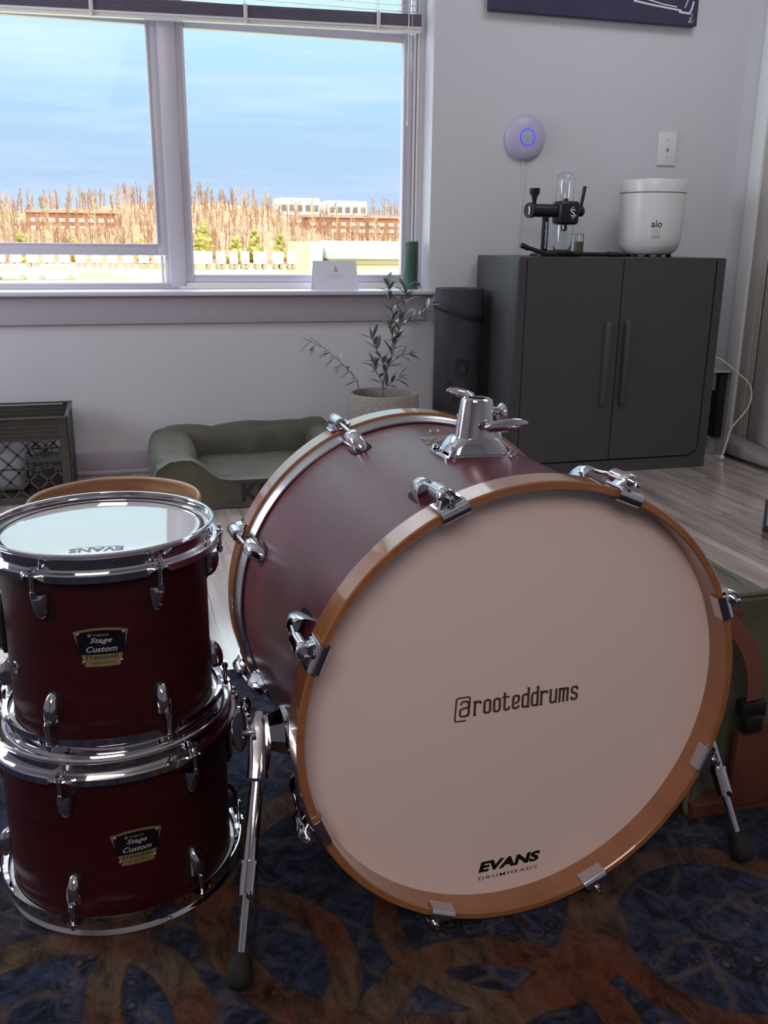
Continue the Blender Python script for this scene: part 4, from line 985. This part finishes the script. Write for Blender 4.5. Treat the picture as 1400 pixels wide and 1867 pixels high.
# ================================================================== MILK CRATE
mc = root('milk_crate', 'dark brown plastic milk crate standing by the wall under the window', 'crate', (-.355, 3.335, 0)); MCX = W_(-.355, 3.335, 0)
x0, x1, y0, y1, h = -.52, -.188, 3.175, 3.50, .292
g = G()
t_ = .006
def wallpanel(P0, P1, nrm):
    """one lattice wall from P0 to P1 (xy), nrm inward"""
    P0 = Vector((*P0, 0)); P1 = Vector((*P1, 0)); d = (P1 - P0); L_ = d.length; d.normalize(); nrm = Vector((*nrm, 0))
    M = Matrix(((d.x, nrm.x, 0, P0.x), (d.y, nrm.y, 0, P0.y), (0, 0, 1, 0), (0, 0, 0, 1)))
    gg = G()
    def b(a0, a1, z0_, z1_, th_=t_, off=0): gg.add(box(a0, a1, off, off + th_, z0_, z1_, .0012, 1), M)
    b(0, L_, .215, h - .010, .003, .003); b(0, L_, .0, .022); b(0, .030, 0, h, .004); b(L_ - .030, L_, 0, h, .004)
    b(-.004, L_ + .004, h - .006, h, .013, -.003)
    for z in (.272, .258, .244, .230, .214): b(0, L_, z, z + .0035, .007, -.001)
    for z in (.19, .16, .13, .10, .07, .04): b(0, .030, z, z + .003, .006, -.001); b(L_ - .030, L_, z, z + .003, .006, -.001)
    b(.030, L_ - .030, .118, .124)
    # diagonal lattice
    A0, A1, Z0, Z1 = .030, L_ - .030, .022, .214; W2 = A1 - A0; H2 = Z1 - Z0; st = W2 / 4.5
    for sgn in (1, -1):
        k = -H2
        while k < W2:
            a = A0 + k; e = a + H2; za, zb2 = Z0, Z1
            if a < A0: za = Z0 + (A0 - a); a = A0
            if e > A1: zb2 = Z1 - (e - A1); e = A1
            if e - a > .01:
                if sgn < 0: a, e = A0 + A1 - a, A0 + A1 - e
                dd = Vector((e - a, 0, zb2 - za)).normalized(); nn_ = Vector((-dd.z, 0, dd.x)) * .0032; v = []
                for yy_ in (.0, t_ * .8): v += [Vector((a, yy_, za)) + nn_, Vector((a, yy_, za)) - nn_, Vector((e, yy_, zb2)) - nn_, Vector((e, yy_, zb2)) + nn_]
                gg.add((v, [(0, 1, 2, 3), (7, 6, 5, 4), (0, 4, 5, 1), (1, 5, 6, 2), (2, 6, 7, 3), (3, 7, 4, 0)]), M)
            k += st
    return gg.v, gg.f
g.add(wallpanel((x0, y0), (x1, y0), (0, 1))); g.add(wallpanel((x1, y0), (x1, y1), (-1, 0))); g.add(wallpanel((x1, y1), (x0, y1), (0, -1))); g.add(wallpanel((x0, y1), (x0, y0), (1, 0)))
for k in range(9): g.add(box(x0 + .004, x1 - .004, y0 + .01 + k * .038, y0 + .018 + k * .038, .004, .010)); g.add(box(x0 + .01 + k * .038, x0 + .018 + k * .038, y0 + .004, y1 - .004, .004, .010))
c_ = g.obj('crate_body', 'crate_plastic', mc, MCX)
def crate_item(name, label, cat, m, vf, loc):
    o = G().add(vf).obj(name, m); o.location = loc; tag(o, label, cat); return o
crate_item('storage_tin', 'pale grey rounded box lying inside the milk crate', 'box', 'paper_edge', box(-.075, .075, -.055, .055, 0, .225, .03, 4), (-.42, 3.36, .0105))
crate_item('notebook', 'dark folded item with a pale edge inside the milk crate', 'box', 'mat_grey', box(-.06, .06, -.08, .08, 0, .115, .008, 2), (-.265, 3.34, .0105))

# ================================================================== OPEN COMPUTER CASE, CABLES, POUCH
pc = root('computer_case', 'open silver computer case showing its inside, right of the cabinet', 'computer case', (2.345, 3.38, 0)); PB = W_(2.345, 3.38, 0)
X0, X1, Y0, Y1, H_ = 2.262, 2.418, 3.245, 3.515, .362
G().add(box(X0, X1, Y0, Y1, 0, .004)).add(box(X0, X1, Y0, Y1, H_ - .004, H_)).add(box(X1 - .003, X1, Y0, Y1, 0, H_)).add(box(X0, X0 + .003, Y0, Y1, 0, H_)).add(box(X0, X1, Y0 + .060, Y0 + .064, 0, H_)).obj('chassis', 'pc_steel', pc, PB, smooth=False)
G().add(box(X1 - .050, X1 - .016, Y0 + .010, Y0 + .056, .085, H_ - .012, .001)).obj('drive_bay', 'dark_gap', pc, PB)
G().add(box(X0 + .004, X1 - .050, Y0 + .035, Y0 + .060, .28, H_ - .012, .002)).obj('metal_bracket', 'pc_steel', pc, PB)
G().add(box(X0 + .010, X0 + .07, Y0 + .03, Y0 + .06, .16, .21, .003)).obj('heat_sink', 'pc_steel', pc, PB)
for x, z, r_ in ((X0 + .05, .035, .013), (X1 - .06, .058, .015), (X0 + .06, .10, .008), (X0 + .068, .175, .008), (X1 - .040, .045, .006)):
    G().add(ball((x, Y0 + .050, z), r_, r_ * .6, r_)).obj('capacitor', 'chrome', pc, PB)
G().add(tube(smooth_path([(X1 - .05, Y0 + .05, .33), (X1 - .06, Y0 + .04, .28), (X1 - .055, Y0 + .035, .20), (X0 + .07, Y0 + .04, .13), (X0 + .06, Y0 + .045, .08), (X0 + .075, Y0 + .045, .02)], 6), .0022, 7)).obj('inner_cable', 'rubber', pc, PB)
G().add(tube(smooth_path([(X1 - .075, Y0 + .05, .32), (X1 - .065, Y0 + .04, .25), (X1 - .07, Y0 + .045, .17)], 6), .0022, 7)).obj('inner_cable', 'rubber', pc, PB)
wc = G().add(tube(smooth_path([(2.30, 3.34, .40), (2.345, 3.30, .407), (2.372, 3.28, .411), (2.445, 3.25, .354), (2.491, 3.22, .301), (2.479, 3.2, .224), (2.412, 3.2, .14), (2.396, 3.2, .10)], 8), .0032, 8)).add(tube([(2.402, 3.2, .125), (2.392, 3.2, .075), (2.382, 3.2, .028), (2.374, 3.2, .006)], [.0045, .005, .0045, .006], 8)).add(ball((2.378, 3.2, .011), .013, .010, .011)).obj('power_cable', 'white_cable')
tag(wc, 'white cable looping from behind the cabinet down to the floor', 'cable')
nc = G().add(tube(smooth_path([(2.44, 3.34, .004), (2.455, 3.26, .004), (2.47, 3.19, .004), (2.478, 3.135, .004), (2.50, 3.07, .004), (2.51, 2.9, .004), (2.50, 2.6, .004)], 6), .0035, 8)).obj('data_cable', 'navy_cable')
tag(nc, 'dark navy cable lying on the floor near the grey pouch', 'cable')
pth = [(2.487, 3.46, .036), (2.482, 3.40, .040), (2.478, 3.32, .043), (2.474, 3.24, .042), (2.474, 3.16, .036), (2.474, 3.08, .031), (2.476, 3.0, .028), (2.48, 2.93, .022)]
pr = [(.02, .03), (.075, .068), (.092, .080), (.098, .076), (.10, .066), (.10, .056), (.095, .048), (.03, .02)]
# (rests on the floor: half heights equal the centre heights or less)
pth = [(x, y, h2 / 2 + .008) for (x, y, z), (w2, h2) in zip(pth, pr)]
po_ = G().add(puff(pth, pr, 9, .02)).obj('fabric_pouch', 'pouch'); tag(po_, 'grey crumpled fabric pouch lying by the right-hand door', 'pouch')
lp = root('laptop', 'black flat electronic device with glossy top at the right edge', 'laptop', (1.98, 2.28, 0), rz=rad(0)); LB = W_(1.98, 2.28, 0)
oo = [(1.835, 2.235), (2.04, 2.07), (2.25, 2.33), (2.045, 2.495)]
G().add(prism(oo, .026, .044)).obj('body', 'black_plastic', lp, LB, smooth=False)
ctr = (2.0425, 2.2825); ins_ = [((x - ctr[0]) * .93 + ctr[0], (y - ctr[1]) * .93 + ctr[1]) for x, y in oo]
G().add(prism(ins_, .044, .0452)).obj('glossy_top', 'screen_gloss', lp, LB, smooth=False)
ins2 = [((x - ctr[0]) * .80 + ctr[0], (y - ctr[1]) * .80 + ctr[1]) for x, y in oo]
G().add(prism(ins2, .0, .020)).add(prism([((x - ctr[0]) * .6 + ctr[0], (y - ctr[1]) * .6 + ctr[1]) for x, y in oo], .019, .027)).obj('stand', 'black_plastic', lp, LB)

# ================================================================== CANVAS BAG
bag = root('canvas_bag', 'olive green canvas bag with brown leather straps right of the bass drum', 'bag', (.90, 1.30, .012)); GB = W_(.90, 1.30, .012)
def bagsec(y, s, zt=.356):
    o = []
    for x, z in rr4(-.5, .5, 0, 1, (.11, .16, .06, .06), 6):
        k = max(0, min(1, z)); xl = .790 + .018 * k - .010 * math.sin(pi * k); xr_ = 1.00 - .090 * k + .010 * math.sin(pi * k); c = (xl + xr_) / 2
        o.append((c + (xl + (x + .5) * (xr_ - xl) - c) * s, y + .012 * k, .012 + zt * k * (1 if s > .9 else .97)))
    return o
rings = [bagsec(1.066, .55, .30), bagsec(1.050, .80, .335), bagsec(1.046, .92, .348), bagsec(1.056, 1.0), bagsec(1.10, 1.03), bagsec(1.25, 1.03, .354), bagsec(1.42, 1.02, .355), bagsec(1.53, 1.0), bagsec(1.56, .8, .33)]
G().add(loft(rings)).obj('bag_body', 'bag_canvas', bag, GB)
def secline(y, s, zt, dy=0, off=1.02): return [(.865 + (x - .865) * off, yy_ + dy, zz_ * 1.002 + .001) for x, yy_, zz_ in bagsec(y, s, zt)]
pip = secline(1.052, 1.0, .356, -.002); G().add(tube(pip + [pip[0]], .0050, 8, False)).obj('piping', 'bag_piping', bag, GB)
G().add(tube([(.878, 1.075, .362), (.888, 1.12, .367), (.894, 1.3, .367), (.894, 1.5, .367)], .0060, 8)).obj('zip_band', 'bag_piping', bag, GB)
def ribbon(pts, w, thk, side):
    """flat strap: pts, width vector side"""
    pts = smooth_path(pts, 6); side = Vector(side).normalized() * w / 2; rings = []
    for i, p in enumerate(pts):
        d = (pts[min(i + 1, len(pts) - 1)] - pts[max(i - 1, 0)]).normalized(); s_ = (side - d * side.dot(d)).normalized() * w / 2; n_ = d.cross(s_).normalized() * thk / 2
        rings.append([p + s_ + n_, p - s_ + n_, p - s_ - n_, p + s_ - n_])
    return loft(rings)
G().add(ribbon([(.792, 1.036, .350), (.812, 1.028, .342), (.832, 1.022, .318), (.848, 1.020, .288), (.858, 1.019, .255), (.862, 1.020, .218)], .026, .003, (1, 0, .9))).obj('strap', 'bag_web', bag, GB)
G().add(box(.842, .885, 1.016, 1.036, .188, .216, .004)).add(box(.848, .880, 1.012, 1.03, .165, .195, .006)).obj('buckle', 'dark_buckle', bag, GB)
G().add(([(.796, 1.036, .366), (.846, 1.040, .352), (.804, 1.034, .338), (.796, 1.046, .366), (.846, 1.050, .352), (.804, 1.044, .338)], [(0, 1, 2), (5, 4, 3), (0, 3, 4, 1), (1, 4, 5, 2), (2, 5, 3, 0)])).obj('leather_tab', 'bag_leather', bag, GB, smooth=False)
G().add(box(.852, .985, 1.030, 1.044, .030, .158, .003)).obj('leather_patch', 'bag_leather', bag, GB)
G().add(loft([secline(1.050, .94, .362, -.0015, 1.0)[0:0] or [(x, y, z) for x, y, z in ((.795, 1.039, .014), (.990, 1.039, .014), (.990, 1.039, .034), (.795, 1.039, .034))], [(x, y, z) for x, y, z in ((.790, 1.047, .0125), (.995, 1.047, .0125), (.995, 1.047, .040), (.790, 1.047, .040))], [(x, y, z) for x, y, z in ((.783, 1.08, .0122), (.999, 1.08, .0122), (.999, 1.08, .045), (.783, 1.08, .045))], [(.783, 1.54, .0122), (.999, 1.54, .0122), (.999, 1.54, .045), (.783, 1.54, .045)]])).obj('base_trim', 'bag_leather', bag, GB)

# ================================================================== OUTSIDE
GZ = -5.0
g = G().add(([(-260, 6, GZ), (260, 6, GZ), (260, 232, GZ), (-260, 232, GZ)], [(0, 1, 2, 3)])); o = g.obj('ground', 'grass', smooth=False); struct(o)
v = []; f = []; nxh, nyh = 80, 10
def hill_h(x, y):
    t = max(0, (y - 232) / 130); t = t * t * (3 - 2 * t) if t < 1 else 1
    return GZ + t * (15.5 + 2.2 * sin(x * .021 + 1) + 1.2 * sin(x * .055))
for j in range(nyh + 1):
    for i in range(nxh + 1):
        x = -320 + 640 * i / nxh; y = 232 + 200 * j / nyh; v.append((x, y, hill_h(x, y)))
for j in range(nyh):
    for i in range(nxh): a = j * (nxh + 1) + i; f.append((a, a + 1, a + nxh + 2, a + nxh + 1))
o = G().add((v, f)).obj('hillside', 'hill'); struct(o)
R3 = random.Random(11)
def bare_tree(gg, x, y, z, H_, r_, nb=14, lean=0):
    top_ = Vector((x + lean, y, z + H_)); base = Vector((x, y, z))
    gg.add(tube([base, base.lerp(top_, .5) + Vector((R3.uniform(-.3, .3), 0, 0)), top_], [r_, r_ * .7, r_ * .15], 4, False))
    for k in range(nb):
        t = R3.uniform(.3, .95); p = base.lerp(top_, t); a = R3.uniform(0, 2 * pi); L_ = H_ * R3.uniform(.14, .30) * (1.25 - t)
        q = p + Vector((cos(a) * L_ * .75, sin(a) * L_ * .75, L_ * R3.uniform(.7, 1.3))); m_ = p.lerp(q, .5) + Vector((0, 0, -L_ * .06))
        gg.add(tube([p, m_, q], [r_ * .42, r_ * .3, r_ * .1], 3, False))
        for _ in range(2):
            q2 = m_.lerp(q, R3.random()); e = q2 + Vector((R3.uniform(-1, 1), R3.uniform(-.6, .6), R3.uniform(.5, 1.4))) * L_ * .38; gg.add(tube([q2, e], [r_ * .22, r_ * .07], 3, False))
g = G(); cut = []
keep_out = [(-27, 4, 296, 316), (54, 72, 326, 348), (71, 89, 326, 348), (58, 94, 296, 316)]
for n in (820, 500, 560):
    for k in range(n):
        x = R3.uniform(-150, 215); y = R3.uniform(246, 350)
        if any(a_ < x < b_ and c_ < y < d_ for a_, b_, c_, d_ in keep_out): continue
        bare_tree(g, x, y, hill_h(x, y) - .3, R3.uniform(4.5, 8.5), R3.uniform(.14, .26), 12, R3.uniform(-.8, .8))
    cut.append(len(g.f))
o = g.obj('bare_woodland', ['bark', 'bark_pale', 'bark_red'], smooth=False); tag(o, 'distant leafless woodland covering the hillside beyond the window', 'woodland', kind='stuff')
o.data.polygons.foreach_set('material_index', [0] * cut[0] + [1] * (cut[1] - cut[0]) + [2] * (cut[2] - cut[1]))
# nearer trees one by one
bt = [(-24.5, 240, 15.5), (-14, 238, 14), (-4.5, 242, 15.5), (3.5, 239, 17), (13, 236, 13), (26, 249, 14), (31.5, 248, 15), (40.5, 241, 15), (48, 237, 13), (66, 240, 12.5), (73, 242, 15.5), (79, 240, 13)]
pos_w = ['left of the left-hand window pane', 'over the left trailers', 'right part of the left pane', 'beside the window mullion, left side', 'beside the window mullion, right side', 'left part of the right pane', 'tallest in the right-hand pane', 'above the gap between trailers', 'just left of the cream tower', 'behind the white roof, left', 'at the right end of the white roof', 'at the far right edge of the pane']
for k, (x, y, H_) in enumerate(bt):
    g = G(); bare_tree(g, x, y, hill_h(x, y) - .1, H_, .30, 26, .6 * (-1) ** k); o = g.obj('bare_tree', 'bark_pale', xf=T(-x, -y, -hill_h(x, y)), smooth=False); o.location = (x, y, hill_h(x, y))
    tag(o, 'tall pale leafless tree outside, ' + pos_w[k], 'tree', 'tall leafless trees beyond the lot')
def conifer(x, y, H_, w_, label):
    w_ *= 1.1; rt = root('evergreen_tree', label, 'tree', (x, y, hill_h(x, y)), 'yellow-green evergreens beyond the lot')
    G().add(cyl((0, 0, -.2), (0, 0, H_ * .35), .3, .2, 6)).obj('trunk', 'ev_trunk', rt)
    bm = bmesh.new(); R4 = random.Random(int(x * 10 + 1000)); gg = G()
    for k in range(46):
        t = R4.uniform(.10, .97); rr_ = w_ * (1.05 - t) ** .7 * R4.uniform(.45, .95); a = R4.uniform(0, 2 * pi); c_ = (cos(a) * rr_ * .62, sin(a) * rr_ * .62, H_ * t); s_ = w_ * R4.uniform(.20, .42) * (1.15 - t * .7)
        vv, ff = ball(c_, s_, s_, s_ * R4.uniform(.8, 1.3), 8, 6); vv = [Vector(p) + Vector((R4.uniform(-1, 1), R4.uniform(-1, 1), R4.uniform(-1, 1))) * s_ * .22 for p in vv]; gg.add((vv, ff))
    bm.free(); gg.obj('foliage', 'evergreen', rt, smooth=False)
for x, y, H_, w_, l in ((-27, 236, 8, 3.4, 'yellow-green evergreen at the far left of the left pane'), (-21, 240, 6.5, 3, 'low evergreen in the left part of the left pane'), (-9, 241, 5.5, 2.2, 'small evergreen in front of the brick block'), (6.5, 236, 6, 2.2, 'small evergreen left of the window mullion'),
                        (17.5, 236, 7, 3, 'evergreen at the left edge of the right pane'), (21.5, 243, 10.5, 3.8, 'tall evergreen in the left of the right pane'), (28.8, 236, 6.5, 3.0, 'round evergreen left of the middle of the right pane'), (34.2, 241, 8, 3.0, 'bushy evergreen near the middle of the right pane'),
                        (40, 237, 8, 2.6, 'evergreen right of the middle of the right pane'), (45.5, 241, 4.5, 2.4, 'low evergreen left of the cream tower')):
    conifer(x, y, H_, w_, l)
# white warehouse with a cream tower block
wh = root('warehouse', 'long white warehouse with cream tower beyond the parking lot', 'building', (55, 215, GZ)); WB = W_(55, 215, GZ)
G().add(box(46, 75, 206, 222, GZ, -2.4)).obj('wall', 'cream_clad', wh, WB, smooth=False)
v = [(x, y, z) for x in (45.6, 75) for y, z in ((205, -2.5), (214, .9), (223, -2.5), (223, -2.9), (205, -2.9))]
G().add((v, [(0, 5, 6, 1), (1, 6, 7, 2), (2, 7, 8, 3), (3, 8, 9, 4), (4, 9, 5, 0), (0, 1, 2, 3, 4), (5, 9, 8, 7, 6)])).obj('roof', 'white_clad', wh, WB, smooth=False)
G().add(box(38.4, 44.5, 208, 216, GZ, .70)).obj('tower', 'cream_clad', wh, WB, smooth=False)
G().add(box(41.6, 44.6, 207.6, 210, GZ, .55)).obj('tower_face', 'white_clad', wh, WB, smooth=False)
G().add(box(48, 74, 205.7, 206, GZ + .9, GZ + 1.3)).obj('wall_band', 'tan_clad', wh, WB, smooth=False)
def block(name, label, x0, x1, y0, y1, z0, z1, m, wins, roofm=None, wm='shade_glass'):
    cx, cy = (x0 + x1) / 2, (y0 + y1) / 2; rt = root(name, label, 'building', (cx, cy, z0)); B_ = W_(cx, cy, z0)
    G().add(box(x0, x1, y0, y1, z0, z1)).obj('wall', m, rt, B_, smooth=False)
    if roofm: G().add(box(x0 - .6, x1 + .6, y0 - .6, y1 + .6, z1, z1 + .9)).obj('roof', roofm, rt, B_, smooth=False)
    rows, cols = wins
    for r_ in range(rows):
        for c_ in range(cols):
            wx = x0 + (x1 - x0) * (c_ + .5) / cols; wz = z0 + (z1 - z0) * (.30 + .6 * (r_ + .2) / rows); ww = (x1 - x0) / cols * .30
            G().add(box(wx - ww, wx + ww, y0 - .15, y0 + .05, wz, wz + (z1 - z0) / rows * .28)).obj('window', wm, rt, B_, smooth=False)
block('office_block', 'brick building with white windows among trees in the left pane', -24, 1, 300, 312, .5, 8.0, 'brick', (2, 9), 'tan_clad', 'white_clad')
block('office_block', 'white flat-roofed building on the hill, left of its pair', 56, 70, 330, 345, 7.5, 15.0, 'white_clad', (1, 5))
block('office_block', 'white flat-roofed building on the hill, right of its pair', 73, 87, 330, 345, 7.5, 14.4, 'white_clad', (1, 5))
block('brick_block', 'orange brick building below the white hilltop buildings', 60, 92, 300, 312, 1, 8.0, 'brick', (2, 10), 'tan_clad', 'white_clad')
# trailers
def trailer(x, y, L_, label, rz=0):
    rt = root('truck_trailer', label, 'trailer', (x, y, GZ), 'white trailers parked in the lot', rz)
    G().add(box(-L_ / 2, L_ / 2, -1.2, 1.2, 1.0, 3.55, .06)).obj('box_body', 'white_clad', rt, smooth=False)
    for wx in (-L_ * .32, L_ * .32): G().add(cyl((wx, -1.1, .5), (wx, 1.1, .5), .5, n=14)).obj('wheel', 'tan_clad', rt)
ords = ['first', 'second', 'third', 'fourth', 'fifth', 'sixth', 'seventh', 'eighth', 'ninth', 'tenth', 'eleventh', 'twelfth']
for k in range(11): trailer(-22.5 + k * 3.15, 206, 2.1, 'white parked trailer in the left window pane, %s from the left' % ords[k])
for k, (x, L_) in enumerate(((17.2, 4.6), (21.2, 1.6), (23.9, 1.5), (26.3, 1.5), (29.5, 2.6), (33.3, 2.0), (36.1, 1.4))): trailer(x, 200, L_, 'white parked trailer in the right window pane, %s from the left' % ords[k])
def van(x, y, L_, label):
    rt = root('van', label, 'van', (x, y, GZ), 'white vans near the window'); out = [(-L_ / 2, .4), (-L_ / 2, 1.3), (-L_ * .42, 1.75), (-L_ * .30, 2.15), (L_ * .30, 2.2), (L_ * .42, 1.5), (L_ / 2, 1.2), (L_ / 2, .4)]
    rings = [[(a * s_, y_, (b - .4) * s_ + .4) for a, b in out] for y_, s_ in ((-1.0, .94), (-.9, 1), (.9, 1), (1.0, .94))]
    G().add(loft(rings)).obj('body', 'white_clad', rt)
    G().add(box(-L_ * .26, L_ * .28, -1.015, -.98, 1.45, 1.95)).obj('side_window', 'cream_clad', rt)
    for wx in (-L_ * .32, L_ * .32): G().add(cyl((wx, -1.02, .4), (wx, 1.02, .4), .4, n=16)).obj('wheel', 'tan_clad', rt)
van(-14.6, 146, 5.2, 'white van outside at the left edge of the left pane'); van(-8.4, 146, 6.2, 'white van outside in the middle of the left pane')
